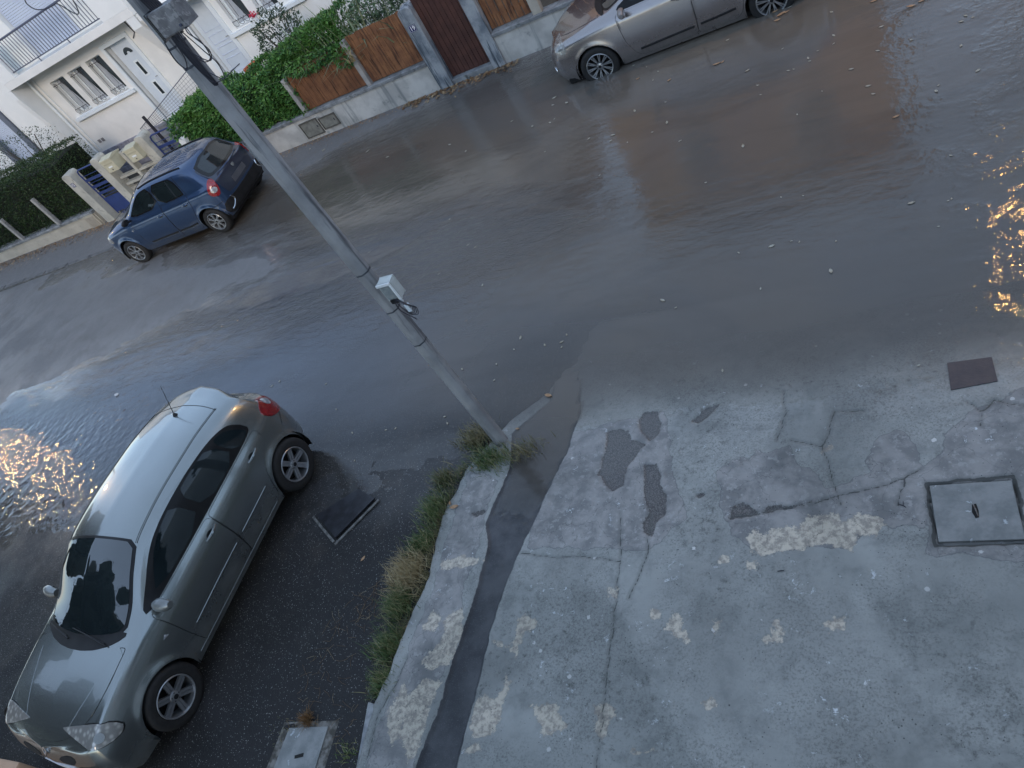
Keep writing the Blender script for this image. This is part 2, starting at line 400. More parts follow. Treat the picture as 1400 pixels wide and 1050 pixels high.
t = NT('worn_concrete'); p = t.pos()
big = t.noise(.75, 5, .6, p, .5); mid = t.noise(4.5, 8, .68, p, .3); fine = t.noise(60, 4, .7, p); vf = t.noise(240, 2, .6, p)
c = t.mix(t.ramp(big, .36, .62), (.275, .280, .262), (.345, .352, .33))
c = t.mix(t.math('MULTIPLY', t.ramp(mid, .44, .74), .7), c, (.180, .190, .182))
# blackish algae mottling, heaviest away from the trench
alg = t.math('MULTIPLY', t.ramp(t.noise(19, 10, .8, p, .2), .50, .68), t.ramp(t.noise(.9, 3, .5, p), .42, .60))
c = t.mix(t.math('MULTIPLY', alg, .95), c, (.078, .082, .074))
c = t.mix(t.math('MULTIPLY', t.math('MULTIPLY', t.ramp(fine, .47, .64), t.ramp(t.noise(1.7, 4, .6, p), .36, .62)), .6), c, (.115, .118, .108))
# mortar layer
am = t.math('ADD', t.attr('mort'), t.math('MULTIPLY', t.math('SUBTRACT', t.noise(30, 6, .7, p), .5), .03))
mm = t.ramp(am, .003, -.003)
mcol = t.mix(t.ramp(mid, .38, .62), (.31, .30, .285), (.19, .19, .185))
mcol = t.mix(t.math('MULTIPLY', t.ramp(t.noise(17, 8, .7, p), .55, .62), .7), mcol, (.36, .355, .34))
c = t.mix(mm, c, mcol)
c = t.mix(t.math('MULTIPLY', t.ramp(t.math('ABSOLUTE', am), .006, .001), .45), c, (.07, .08, .085))
# white paint flakes
vor = t.noise(9, 9, .8, p, .25); zone = t.ramp(t.noise(1.6, 3, .5, p), .44, .58)
fl = t.math('MULTIPLY', t.ramp(vor, .612, .63), zone)
c = t.mix(t.math('MULTIPLY', fl, .9), c, (.66, .69, .70))
chip = t.math('MULTIPLY', t.math('LESS_THAN', t.voro(7.5, p), .085), t.math('GREATER_THAN', t.noise(2.2, 2, .5, p), .5))
chip2 = t.math('MULTIPLY', t.ramp(t.math('ADD', t.voro(4.2, p), t.math('MULTIPLY', t.math('SUBTRACT', t.noise(40, 5, .7, p), .5), .16)), .075, .06), t.math('GREATER_THAN', t.noise(1.3, 2, .5, p), .44))
c = t.mix(chip2, c, (.60, .59, .56))
# cream scab where the top coat is gone
ac = t.math('ADD', t.attr('cream'), t.math('MULTIPLY', t.math('SUBTRACT', t.noise(26, 10, .8, p), .5), .17))
cm = t.ramp(ac, .002, -.004)
ccol = t.mix(t.ramp(t.noise(22, 6, .7, p), .4, .62), (.58, .52, .42), (.30, .27, .23))
c = t.mix(cm, c, ccol)
c = t.mix(t.math('MULTIPLY', t.ramp(t.math('ABSOLUTE', ac), .004, .0), .35), c, (.12, .12, .12))
# broken down to the old asphalt
ab = t.math('ADD', t.attr('brk'), t.math('MULTIPLY', t.math('SUBTRACT', t.noise(32, 8, .75, p), .5), .06))
bm_ = t.ramp(ab, .002, -.002)
bcol = t.mix(t.ramp(t.noise(90, 3, .7, p), .42, .62), (.075, .07, .068), (.17, .16, .15))
c = t.mix(bm_, c, bcol)
# trench
as_ = t.math('ADD', t.attr('strip'), t.math('MULTIPLY', t.math('SUBTRACT', t.noise(30, 6, .7, p), .5), .02))
stm = t.ramp(as_, .014, .008)
scol = t.mix(t.ramp(t.noise(2.6, 5, .6, p), .35, .65), (.028, .030, .035), (.085, .087, .092))
scol = t.mix(t.math('MULTIPLY', t.ramp(t.noise(120, 2, .6, p), .6, .7), .5), scol, (.17, .17, .17))
c = t.mix(stm, c, scol)
# cracks, pits
ck = t.math('ADD', t.attr('crk'), t.math('MULTIPLY', t.math('SUBTRACT', t.noise(50, 4, .7, p), .5), .008))
c = t.mix(t.math('MULTIPLY', t.ramp(ck, .003, -.001), .85), c, (.03, .032, .03))
c = t.mix(t.math('MULTIPLY', t.ramp(ck, .03, .0), .3), c, (.10, .105, .095))
hair = t.math('MULTIPLY', t.ramp(t.voro(2.3, t.node('ShaderNodeVectorMath', {0: p, 1: t.node('ShaderNodeVectorMath', {0: t.node('ShaderNodeTexNoise', {'Vector': p, 'Scale': 7.0, 'Detail': 5.0}).outputs['Color'], 1: (.18, .18, .18)}, operation='MULTIPLY').outputs[0]}, operation='ADD').outputs[0], 'DISTANCE_TO_EDGE'), .007, .001), t.math('MULTIPLY', mm, .4))
c = t.mix(hair, c, (.05, .055, .055))
pit = t.math('MULTIPLY', t.math('LESS_THAN', t.math('ADD', t.voro(26, p), t.math('MULTIPLY', t.noise(3, 2, .5, p), .22)), .20), .8)
c = t.mix(pit, c, (.05, .055, .055))
pit2 = t.math('LESS_THAN', t.math('ADD', t.voro(5.3, p), t.math('MULTIPLY', t.noise(1.4, 2, .5, p), .05)), .055)
c = t.mix(t.math('MULTIPLY', pit2, .8), c, (.04, .043, .045))
hp = t.attr('h')
wetp = t.ramp(t.math('ADD', hp, t.math('MULTIPLY', t.math('SUBTRACT', t.noise(2.5, 5, .6, p), .5), .03)), .022, -.004)
c = t.mix(t.math('MULTIPLY', wetp, .22), c, t.mix(1.0, c, (.62, .63, .66), 'MULTIPLY'))
silt = t.math('MULTIPLY', t.math('MULTIPLY', t.ramp(hp, -.003, .0), t.ramp(hp, .005, .001)), t.ramp(t.noise(14, 8, .75, p), .50, .62))
c = t.mix(t.math('MULTIPLY', silt, .4), c, (.10, .088, .065))
dirt = t.ramp(t.noise(.55, 4, .6, p, .8), .47, .60)
c = t.mix(t.math('MULTIPLY', dirt, .65), c, t.mix(1.0, c, (.58, .60, .60), 'MULTIPLY'))
rg = t.fmix(wetp, t.fmix(mid, .62, .85), .30)
rg = t.fmix(stm, rg, .55)
hb = t.math('ADD', t.math('MULTIPLY', fine, .7), t.math('MULTIPLY', vf, .4)); hb = t.math('SUBTRACT', hb, t.math('MULTIPLY', pit, 1.2)); hb = t.math('ADD', hb, t.math('MULTIPLY', cm, -.6))
t.set(col=c, rough=rg, normal=t.bump(hb, .35, .004), spec=.45)
M_CONC = t.m
pave = mesh_obj('pavement', V, F.tolist() + Fs, M_CONC, smooth=True); tag(pave, kind='structure')
ex = lambda A: np.concatenate([A.ravel(), A[:, 0]])
set_attr(pave.data, 'mort', ex(sd_mort)); set_attr(pave.data, 'cream', ex(sd_cream)); set_attr(pave.data, 'brk', ex(sd_brk))
set_attr(pave.data, 'strip', ex(sd_strip)); set_attr(pave.data, 'crk', ex(d_crk)); set_attr(pave.data, 'h', ex(Zp))
# pavement goes on out of the picture
mesh_obj('pavement_further', *(lambda m: (m.v, m.f))(MB().box(2.6, 25, -.35, 4.3, -.1, .055)), M_CONC).__setitem__('kind', 'structure')

# ---- water sheet ----
xs = axis(-70, 40, [(-70, -34, 2.0), (-34, -26, .4), (-26, 3.2, .06), (3.2, 12, .4), (12, 40, 2.0)])
ys = axis(0, 14, [(.6, 13.4, .06)])
X, Y = np.meshgrid(xs, ys, indexing='ij')
hr = hroad(X, Y)
onp = (X > pv_left(Y)) & (Y < 5.5)
hp_ = hpave(X, Y) - .028 * (poly_sdf(X, Y, strip_poly) < 0)
Hb = np.where(onp, np.where(X < 2.6, hp_, hp_), hr)
V = np.stack([X, Y, 0 * X], -1).reshape(-1, 3); dep = -Hb
F = grid_faces(len(xs), len(ys)); dd = dep.ravel()
F = F[(dd[F].max(1) > -.02)]
t = NT('flood_water'); p = t.pos()
d = t.attr('depth')
al = t.math('SUBTRACT', 1.0, t.math('POWER', 2.718, t.math('MULTIPLY', t.math('MAXIMUM', d, 0.0), t.ramp(t.node('ShaderNodeSeparateXYZ', {0: p}).outputs[0], -9.0, -3.5, -42.0, -42.0))))
big = t.noise(.22, 4, .55, p, .6); sw = t.noise(.8, 6, .6, t.scale(p, .5, 1.6, 1, .15), .8)
xx = t.node('ShaderNodeSeparateXYZ', {0: p}).outputs
mud = t.mix(t.ramp(big, .35, .65), (.145, .122, .096), (.120, .112, .102))
# left water gets a painted blue sky reflection, right and far water keep mud
ud = t.math('MAXIMUM', t.ramp(xx[0], -11.0, -3.0), t.ramp(xx[1], 6.5, 9.5))
mud = t.mix(ud, (.105, .124, .162), mud)
mud = t.mix(t.math('MULTIPLY', t.ramp(sw, .45, .7), .3), mud, (.062, .054, .045))
# ripples: mostly where the stream is thin over the crown of the road
sh = t.math('MULTIPLY', t.ramp(d, .042, .008), t.ramp(d, -.001, .004))
band = t.noise(1.0, 3, .5, t.scale(p, .28, .9, 1, .1), .5)
rip = t.math('MULTIPLY', t.math('MULTIPLY', sh, t.ramp(band, .40, .60)), t.ramp(xx[1], 6.0, 7.2))
w1 = t.noise(3.2, 5, .62, t.scale(p, 1.0, 3.0, 1, .45), .9)
w2 = t.noise(1.3, 3, .5, t.scale(p, 1.0, 1.7, 1, -.2), .5)
w3 = t.noise(11, 2, .6, p); w4 = t.noise(7.5, 3, .6, t.scale(p, 1.0, 2.4, 1, .5), .6)
hgt = t.math('ADD', t.math('MULTIPLY', w1, t.fmix(rip, .10, 1.6)), t.math('MULTIPLY', w2, .26))
hgt = t.math('ADD', hgt, t.math('MULTIPLY', w4, t.math('MULTIPLY', rip, .45)))
gl = t.math('MULTIPLY', t.ramp(xx[0], -.3, 1.2), 3.4)
gl = t.math('MAXIMUM', gl, t.math('MULTIPLY', t.math('MULTIPLY', t.ramp(xx[0], -9.5, -12.5), t.ramp(xx[1], 6.2, 5.0)), .85))
gl = t.math('MULTIPLY', gl, t.ramp(t.noise(1.7, 3, .5, p), .40, .6))
hgt = t.math('ADD', hgt, t.math('MULTIPLY', w3, t.math('MULTIPLY_ADD', gl, .12, .003)))
gleft = t.math('MULTIPLY', t.ramp(xx[0], -9.0, -12.0), t.ramp(xx[1], 6.4, 5.2))
hgt = t.math('ADD', hgt, t.math('MULTIPLY', t.noise(6.0, 1, .5, p), t.math('MULTIPLY', gleft, .55)))
nrm = t.bump(hgt, 1.0, .035)
dif = t.node('ShaderNodeBsdfDiffuse', {'Color': mud}).outputs[0]
tr = t.node('ShaderNodeBsdfTransparent', {'Color': (.93, .92, .9, 1)}).outputs[0]
mx = t.node('ShaderNodeMixShader'); t.put(mx.inputs[0], al); t.l.new(tr, mx.inputs[1]); t.l.new(dif, mx.inputs[2])
glo = t.node('ShaderNodeBsdfGlossy', {'Roughness': .04, 'Color': (1, 1, 1, 1), 'Normal': nrm}, distribution='BECKMANN').outputs[0]
fr = t.node('ShaderNodeFresnel', {'IOR': 1.42, 'Normal': nrm}).outputs[0]
fr = t.math('MULTIPLY', fr, t.math('SUBTRACT', 1.0, t.node('ShaderNodeNewGeometry').outputs['Backfacing']))
m2 = t.node('ShaderNodeMixShader'); t.put(m2.inputs[0], fr); t.l.new(mx.outputs[0], m2.inputs[1]); t.l.new(glo, m2.inputs[2])
t.l.new(m2.outputs[0], t.out.inputs[0]); t.n.remove(t.b)
M_WATER = t.m
water = mesh_obj('flood_water', V, F.tolist(), M_WATER, smooth=True); tag(water, kind='structure')
set_attr(water.data, 'depth', dep)

# kerb stones along the far side (left part stands out of the water)
M_KERB = simple('kerb_stone', (.16, .16, .155), (.09, .09, .09), .7, 6, bump=.3)
kb = empty('kerb', (0, 0, 0)); tag(kb, kind='structure')
x = -34.0
while x < -6:
    y0 = np.interp(x, SW_X, SW_Y); top = max(.036 * (11.55 - y0) + .006, -.03)
    MB().box(x + .006, x + .994, 11.50, 11.64, -.12, top, c=.008).build('kerb_stone', M_KERB, kb)
    x += 1.0

# ---- covers ----
M_PLATE = simple('cover_concrete', (.27, .275, .265), (.18, .19, .185), .75, 7, bump=.35, grime=((.45, .48, .49), 14, .62, .66))
M_STEEL = simple('cover_steel', (.05, .052, .06), (.03, .03, .034), .32, 9, metal=.5, bump=.15)
M_HOLE = simple('dark_hole', (.008, .008, .008), (.015, .015, .013), .9)
hz = float(hpave(np.array([.25]), np.array([2.95]))[0])
cv = empty('inspection_cover', ((hx0 + hx1) / 2, (hy0 + hy1) / 2, hz), 0, 'square grey concrete inspection cover with a worn lifting slot, set in the pale pavement', 'manhole cover')
MB().box(-.245, .245, -.222, .222, -.04, .004, c=.006).build('slab', M_PLATE, cv)
m = MB()
m.prism([(-.012, .05), (.014, .055), (.02, .0), (.016, -.05), (-.006, -.055), (-.02, -.01)], .0045, .0065, 'z')
m.build('lifting_slot', M_HOLE, cv)
MB().tube([(-.004, .05, .008), (.004, .0, .016), (.012, -.045, .008)], .0045, 6).build('lifting_bar', simple('rusty_bar', (.12, .09, .07), (.2, .19, .18), .7, 40), cv)
# steel plate near the water edge
q = [gp(p_, -.0) for p_ in [(1295, 497), (1356, 489), (1364, 522), (1300, 534)]]
cz = .004
pl = MB(); pl.prism([(a, b) for a, b in q], cz - .02, cz + .006, 'z')
o = pl.build('water_meter_cover', simple('rust_plate', (.045, .036, .042), (.07, .055, .055), .5, 9, bump=.3)); tag(o, 'dark rusty plate cover half under the muddy water edge', 'cover')
# tilted drain plate next to the silver green car
q = [Vector((*gp(p_, .012), .012)) for p_ in [(490, 668), (514, 683), (461, 737), (434, 705)]]
cen = sum(q, Vector()) / 4
dr = empty('drain_cover', cen, 0, 'dark smooth drain plate lying askew in its pale frame behind the parked car wheel', 'drain cover')
m = MB(); qq = [p_ - cen for p_ in q]; zo = [.004, .03, .034, .012]
m.add([(p_.x, p_.y, z_) for p_, z_ in zip(qq, zo)] + [(p_.x, p_.y, z_ - .02) for p_, z_ in zip(qq, zo)], [(0, 1, 2, 3), (7, 6, 5, 4), (0, 4, 5, 1), (1, 5, 6, 2), (2, 6, 7, 3), (3, 7, 4, 0)])
m.build('plate', M_STEEL, dr)
e1 = (qq[2] - qq[1]).normalized(); e2 = (qq[3] - qq[2]).normalized()
m = MB()
out1 = Vector((e1.y, -e1.x, 0));
if out1.dot(qq[1]) < 0: out1 = -out1
out2 = Vector((e2.y, -e2.x, 0))
if out2.dot(qq[2]) < 0: out2 = -out2
for a, b, o_ in ((qq[1] - e1 * .02, qq[2] + e1 * .05, out1), (qq[2] + out1 * .0, qq[3] + e2 * .03, out2)):
    g = o_ * .03; w = o_ * .028
    m.add([a + g, b + g, b + g + w, a + g + w] + [p_ + Vector((0, 0, .012)) for p_ in (a + g, b + g, b + g + w, a + g + w)], [(0, 1, 2, 3), (4, 5, 6, 7), (0, 1, 5, 4), (1, 2, 6, 5), (2, 3, 7, 6), (3, 0, 4, 7)])
m.build('frame', simple('pale_frame', (.19, .185, .17), (.07, .07, .065), .8, 14, bump=.4), dr)
m = MB(); a, b = qq[1], qq[2]; m.add([a, b, b + out1 * .03, a + out1 * .03], [(0, 1, 2, 3)]); m.build('gap', M_HOLE, dr)
# concrete cover at the bottom edge
qb = [gp(p_, .035) for p_ in [(397, 996), (450, 994), (432, 1052), (374, 1056)]]
hz2 = float(hroad(np.array([-5.0]), np.array([.95]))[0])
cx_, cy_ = np.mean([a for a, b in qb]), np.mean([b for a, b in qb])
c2 = empty('concrete_cover', (cx_, cy_, hz2), 0, 'blue grey concrete cover with white scuffs in the dark asphalt, beside the dead weeds', 'manhole cover')
m = MB(); m.prism([(a - cx_, b - cy_) for a, b in qb], -.03, .012, 'z'); m.build('slab', M_PLATE, c2)
m = MB(); m.prism([((a - cx_) * 1.42, (b - cy_) * 1.30) for a, b in qb], -.03, .001, 'z'); m.build('frame', simple('cover_frame', (.20, .19, .17), (.06, .055, .045), .85, 16, bump=.4), c2)
m = MB(); m.prism([(-.04, -.06), (.05, -.03), (.06, -.06), (-.03, -.085)], .0125, .0145, 'z'); m.build('lifting_slot', M_HOLE, c2)
# ======================= far side: walls, gates, houses =======================
M_WALL = simple('old_white_render', (.58, .58, .55), (.42, .42, .40), .85, 2.2, bump=.4, grime=((.17, .19, .19), 3.5, .55, .75), streak=((.20, .22, .22), 5, .52, .72))
M_WALLC = simple('wall_coping', (.30, .32, .33), (.17, .18, .19), .85, 4, bump=.5, grime=((.09, .10, .10), 9, .5, .7))
M_WALLB = simple('beige_render', (.50, .47, .40), (.42, .39, .33), .85, 3, bump=.35, grime=((.22, .2, .17), 6, .58, .75))
M_PILL = simple('weathered_pillar', (.36, .39, .41), (.16, .19, .22), .85, 3, bump=.5, streak=((.07, .09, .11), 13, .5, .60))
M_WHITE = simple('white_render', (.80, .82, .81), (.74, .77, .765), .8, 1.2, bump=.12)
M_CREAMR = simple('cream_render', (.78, .79, .77), (.70, .715, .70), .85, 1.5, bump=.15)
M_TRIM = simple('white_trim', (.74, .80, .83), (.68, .75, .79), .45, 3)
M_SHUT = simple('pale_shutter', (.55, .62, .74), (.50, .57, .70), .5, 2)
M_GLASS = simple('dark_pane', (.03, .04, .045), (.05, .065, .07), .06, 2, spec=.8)
M_IRON = simple('black_iron', (.02, .02, .03), (.03, .03, .04), .5, 10)
M_RAIL = simple('blue_grey_rail', (.06, .07, .11), (.08, .09, .13), .5, 10)
M_WOOD1 = simple('brown_board', (.24, .105, .045), (.15, .062, .028), .7, 3, bump=.5, streak=((.045, .018, .01), 28, .5, .68), obj=True)
M_WOOD2 = simple('brown_board_worn', (.28, .125, .052), (.18, .075, .035), .7, 4, bump=.5, streak=((.05, .02, .01), 22, .48, .66), obj=True)
M_WOOD3 = simple('red_brown_board', (.085, .032, .023), (.052, .019, .015), .65, 4, bump=.4, streak=((.13, .055, .03), 20, .60, .72), obj=True)
M_BLUE = simple('blue_gate_paint', (.022, .045, .17), (.018, .036, .14), .4, 5)
M_STONE = simple('plinth_stone', (.30, .31, .37), (.20, .21, .26), .85, 6, bump=.6)
M_POSTC = simple('concrete_post', (.40, .39, .37), (.28, .28, .27), .85, 6, bump=.3)
M_BEIGE = simple('gate_wall_render', (.48, .475, .42), (.38, .38, .34), .85, 3, bump=.4, grime=((.24, .24, .22), 8, .55, .72))
M_MAIL = simple('cream_letterbox', (.53, .51, .38), (.47, .45, .33), .5, 6)
M_ENAM = simple('blue_enamel', (.015, .02, .11), (.012, .016, .09), .25, 5)
M_WPAINT = simple('white_enamel', (.8, .8, .8), (.75, .75, .78), .3, 5)
M_PVC = simple('pale_pvc', (.62, .70, .78), (.57, .65, .73), .4, 4)

def text_obj(s, size, mat, parent, loc, rot, name):
    cu = bpy.data.curves.new(name, 'FONT'); cu.body = s; cu.size = size; cu.extrude = .001; cu.offset = size * .022; cu.align_x = 'CENTER'; cu.align_y = 'CENTER'
    o = bpy.data.objects.new(name, cu); me = bpy.data.meshes.new_from_object(o); bpy.data.objects.remove(o)
    me.name = name; me.materials.clear(); me.materials.append(mat)
    q = bpy.data.objects.new(name, me); col.objects.link(q); q.parent = parent; q.location = loc; q.rotation_euler = rot; return q

WY = 13.10      # street face of the garden walls
def garden_wall(name, x0, x1, ztop, label, mat=M_WALL, step=None):
    r = empty(name, ((x0 + x1) / 2, WY, 0), 0, label, 'garden wall'); w = (x1 - x0) / 2
    nx = int((x1 - x0) / .12) + 2; vs = []; xs_ = np.linspace(-w, w, nx)
    m = MB(); m.box(-w, w, 0, .16, -.3, ztop - .07); m.build('wall', mat, r)
    # coping, uneven edge
    vs = []; fs = []
    for i, xx_ in enumerate(xs_):
        e = .008 * mnoise.noise(Vector((xx_ * 3 + x0, 0, 0))); e2 = .006 * mnoise.noise(Vector((xx_ * 4 + x0, 5, 0)))
        vs += [(xx_, -.03 + e, ztop - .07), (xx_, -.035 + e, ztop - .012 + e2), (xx_, -.02 + e, ztop + e2), (xx_, .19, ztop + e2), (xx_, .19, ztop - .07)]
    for i in range(nx - 1):
        for k in range(5): fs.append((i * 5 + k, i * 5 + (k + 1) % 5, (i + 1) * 5 + (k + 1) % 5, (i + 1) * 5 + k))
    fs += [(0, 1, 2, 3, 4), tuple((nx - 1) * 5 + k for k in (4, 3, 2, 1, 0))]
    mm_ = MB(); mm_.add(vs, fs); mm_.build('coping', M_WALLC, r)
    return r

wl1 = garden_wall('garden_wall', -27, -18.62, .50, 'low cream wall under the clipped dark hedge, far left', M_WALLB)
wl1b = MB().box(-19.12, -18.66, WY - .05, WY - .004, .03, .44, c=.01).build('meter_box', simple('meter_box_mat', (.44, .40, .32), (.38, .35, .28), .7, 6)); tag(wl1b, 'beige meter cabinet set in the low cream wall left of the blue gate', 'meter box')
MB().box(-19.06, -18.72, WY - .057, WY - .05, .08, .39).build('door', simple('meter_door', (.30, .27, .22), (.36, .32, .26), .7, 9), wl1b)
wl2 = garden_wall('garden_wall', -14.2, -7.42, .62, 'long mossy white wall under the hedge and the brown board fence')
wl3 = garden_wall('garden_wall', -5.92, -3.2, .62, 'peeling white wall stub right of the reddish gate, behind the grey car')
wl4 = garden_wall('garden_wall', -3.2, 6, .62, 'pinkish beige wall behind the grey car', M_WALLB)
# flaked plaster relief on the long wall: two cabinets
for i, (xa, xb, za, zb, lab) in enumerate([(-10.97, -10.47, .10, .47, 'left of the two grey meter cabinets in the long white wall'), (-10.43, -9.98, .15, .43, 'right of the two grey meter cabinets in the long white wall')]):
    r = empty('meter_box', ((xa + xb) / 2, WY, (za + zb) / 2), 0, lab, 'meter box'); w, h = (xb - xa) / 2, (zb - za) / 2
    m = MB(); [m.box(*b) for b in [(-w, w, -.03, .0, h - .025, h), (-w, w, -.03, .0, -h, -h + .02), (-w, -w + .02, -.03, .0, -h + .02, h - .025), (w - .02, w, -.03, .0, -h + .02, h - .025)]]
    m.build('frame', simple('cab_frame%d' % i, (.13, .12, .10), (.08, .08, .07), .7, 15), r)
    MB().box(-w + .022, w - .022, -.014, -.004, -h + .022, h - .027).build('door', simple('cab_door%d' % i, (.24, .24, .21), (.16, .16, .14), .7, 9, bump=.3), r)
    MB().box(w - .09, w - .07, -.022, -.0145, -.02, .03).build('latch', M_IRON, r)

# hedge posts on the left wall
for i, (px_, zt) in enumerate([(-20.15, 1.40), (-22.0, 1.26), (-23.9, 1.3)]):
    o = MB().box(px_ - .05, px_ + .05, WY - .02, WY + .08, .50, zt, c=.01).build('concrete_post', M_POSTC)
    tag(o, ['pale concrete post against the left hedge, nearest the blue gate', 'pale concrete post against the left hedge, second from the blue gate', 'pale concrete post at the far left end of the hedge'][i], 'post', 'posts on the low hedge wall')

# board fences
def board_fence(x0, x1, z0, ztf, n, mat, label, name='board_fence', gap=.006, bent=.0):
    r = empty(name, ((x0 + x1) / 2, WY + .09, z0), 0, label, 'fence'); w = (x1 - x0) / n
    for i in range(n):
        xa = x0 + i * w + gap / 2 - (x0 + x1) / 2; xb = xa + w - gap
        zt = ztf((xa + xb) / 2 + (x0 + x1) / 2) - z0; j = random.uniform(-.012, .012)
        m = MB(); dy = random.uniform(-.004, .004)
        m.prism([(xa, 0), (xb, random.uniform(-.004, .004)), (xb, zt + j), (xa, zt + j + random.uniform(-.006, .006))], dy, dy + .022, 'y')
        o = m.build('board', mat, r)
    for zz in (.15, (ztf((x0 + x1) / 2) - z0) - .2):
        MB().box(x0 - (x0 + x1) / 2, x1 - (x0 + x1) / 2, .03, .07, zz, zz + .07).build('rail', mat, r)
    return r
f1 = board_fence(-10.55, -8.90, .64, lambda x: 1.50 + .03 * (x + 10), 13, M_WOOD1, 'brown board fence panel overhung by vines, left of two')
f2 = board_fence(-8.76, -7.38, .64, lambda x: 1.63, 11, M_WOOD2, 'brown board fence panel just left of the number 19 pillar')
f3 = board_fence(-5.90, -5.05, .66, lambda x: 1.50, 6, M_WOOD2, 'short gappy brown board fence right of the reddish gate', gap=.022)
f4 = board_fence(-4.55, 1.2, .66, lambda x: 1.45, 30, M_WOOD3, 'dark board fence on the pinkish wall behind the grey car', gap=.02)
for (px_, zt, lab) in [(-8.83, 1.60, 'slim pale post between the two brown fence panels'), (-10.62, 1.42, 'slim pale post at the hedge end of the brown fence')]:
    o = MB().box(px_ - .05, px_ + .05, WY + .01, WY + .13, .62, zt, c=.008).build('fence_post', M_POSTC); tag(o, lab, 'post', 'slim posts of the brown fence')
o = MB().box(-5.02, -4.84, WY - .0, WY + .16, .62, 1.6, c=.01).build('fence_post', M_WALLB); tag(o, 'pinkish post on the wall right of the gappy fence', 'post')

# number 19 pillar, gate, right pillar
def pillar(x0, x1, zt, label, mat=M_PILL, name='gate_pillar', y0=WY - .06, y1=WY + .26):
    w = (x1 - x0) / 2; r = empty(name, ((x0 + x1) / 2, (y0 + y1) / 2, 0), 0, label, 'pillar'); d = (y1 - y0) / 2
    m = MB(); prof = []
    rad = .10
    prof = [(-w, -.3), (w, -.3), (w, zt - rad)] + [(w - rad + rad * math.cos(a), zt - rad + rad * math.sin(a)) for a in np.linspace(.2, 1.57, 5)] + [(-w + rad + rad * math.cos(a), zt - rad + rad * math.sin(a)) for a in np.linspace(1.57, 2.94, 5)] + [(-w, zt - rad)]
    m.prism(prof, -d, d, 'y'); o = m.build('shaft', mat, r)
    bv = o.modifiers.new('b', 'BEVEL'); bv.width = .012; bv.segments = 2
    return r
p19 = pillar(-7.40, -7.10, 1.68, 'weathered grey gate pillar carrying the number 19 plate')
pR = pillar(-6.16, -5.90, 1.60, 'streaky grey gate pillar right of the reddish gate, without a plate')
def plate(text, x, z, y, label, w=.16, h=.13, parent=None):
    r = empty('house_number', (x, y, z), 0, label, 'number plate')
    MB().box(-w / 2, w / 2, -.006, .0, -h / 2, h / 2, c=.002).build('plate', M_ENAM, r)
    m = MB(); e = .008; f = .004; [m.box(*b) for b in [(-w/2+e, w/2-e, -.0075, -.006, h/2-e-f, h/2-e), (-w/2+e, w/2-e, -.0075, -.006, -h/2+e, -h/2+e+f), (-w/2+e, -w/2+e+f, -.0075, -.006, -h/2+e+f, h/2-e-f), (w/2-e-f, w/2-e, -.0075, -.006, -h/2+e+f, h/2-e-f)]]
    m.build('border', M_WPAINT, r)
    text_obj(text, h * .88, M_WPAINT, r, (0, -.0075, -.002), (R(90), 0, 0), 'digits'); return r
plate('19', -7.25, 1.30, WY - .0625, 'blue enamel number plate reading 19 on the grey pillar')
g = empty('wooden_gate', (-6.63, WY + .1, .12), 0, 'tall reddish brown board gate with light showing through its gaps, beside pillar 19', 'gate')
n = 9; w = .94 / n
for i in range(n):
    xa = -.47 + i * w
    m = MB(); m.prism([(xa + .004, .0), (xa + w - .006, .0), (xa + w - .006, 1.72), (xa + .004, 1.72)], 0, .025, 'y'); m.build('board', M_WOOD3, g)
for zz in (.2, 1.35): MB().box(-.46, .46, .028, .07, zz, zz + .09).build('rail', M_WOOD3, g)
MB().box(-.47, .47, -.12, .2, -.13, -.01, c=.015).build('doorstep', M_WALLC, g)
MB().tube([(.38, -.03, .85), (.38, -.045, .93), (.38, -.03, 1.01)], .008).build('handle', M_IRON, g)

# ---- blue gates, letterbox wall ----
def gate_blue(x0, x1, z0, z1, label):
    r = empty('metal_gate', ((x0 + x1) / 2, WY + .1, z0), 0, label, 'gate'); w = (x1 - x0) / 2; h = z1 - z0
    pts = [(-w, 0, 0), (-w, 0, h - .1), (-w + .03, 0, h - .03), (-w + .1, 0, h), (w - .1, 0, h), (w - .03, 0, h - .03), (w, 0, h - .1), (w, 0, 0)]
    MB().tube(pts, .02, 8).build('frame', M_BLUE, r)
    MB().box(-w + .02, w - .02, -.008, .008, .05, h * .36).build('lower_panel', M_BLUE, r)
    for k, zz in enumerate((.47, .62, .77)):
        MB().box(-w + .02, w - .02, -.012, .012, h * zz - .035, h * zz + .035).build('band', M_BLUE, r)
    for zz in (.40, .545, .70, .86): MB().tube([(-w + .02, 0, h * zz), (w - .02, 0, h * zz)], .008, 6).build('bar', M_BLUE, r)
    MB().tube([(w - .1, -.03, h * .52), (w - .22, -.04, h * .52)], .008).build('handle', M_IRON, r)
    return r
gate_blue(-17.98, -17.22, .14, 1.53, 'blue metal gate with solid lower panel, left of the letterboxes')
gate_blue(-15.00, -14.22, .14, 1.53, 'blue metal gate behind the blue car roof, right of the letterboxes')
pA = pillar(-18.42, -18.10, 1.60, 'cream rounded pillar left of the blue gate, with a small number plate', M_BEIGE)
pB = pillar(-17.12, -16.84, 1.66, 'cream rounded pillar between the blue gate and the letterboxes', M_BEIGE)
pC = pillar(-15.32, -15.02, 1.68, 'cream rounded pillar right of the letterboxes', M_BEIGE)
pD = pillar(-14.16, -13.98, 1.25, 'short white pillar where the right blue gate meets the hedge', M_WHITE)
plate('15', -18.26, 1.30, WY - .0625, 'small blue number plate on the cream pillar left of the blue gate', .13, .12)
lw = empty('letterbox_wall', (-16.08, WY + .1, 0), 0, 'low cream wall bay with concrete shelves and a middle post under the letterboxes', 'garden wall')
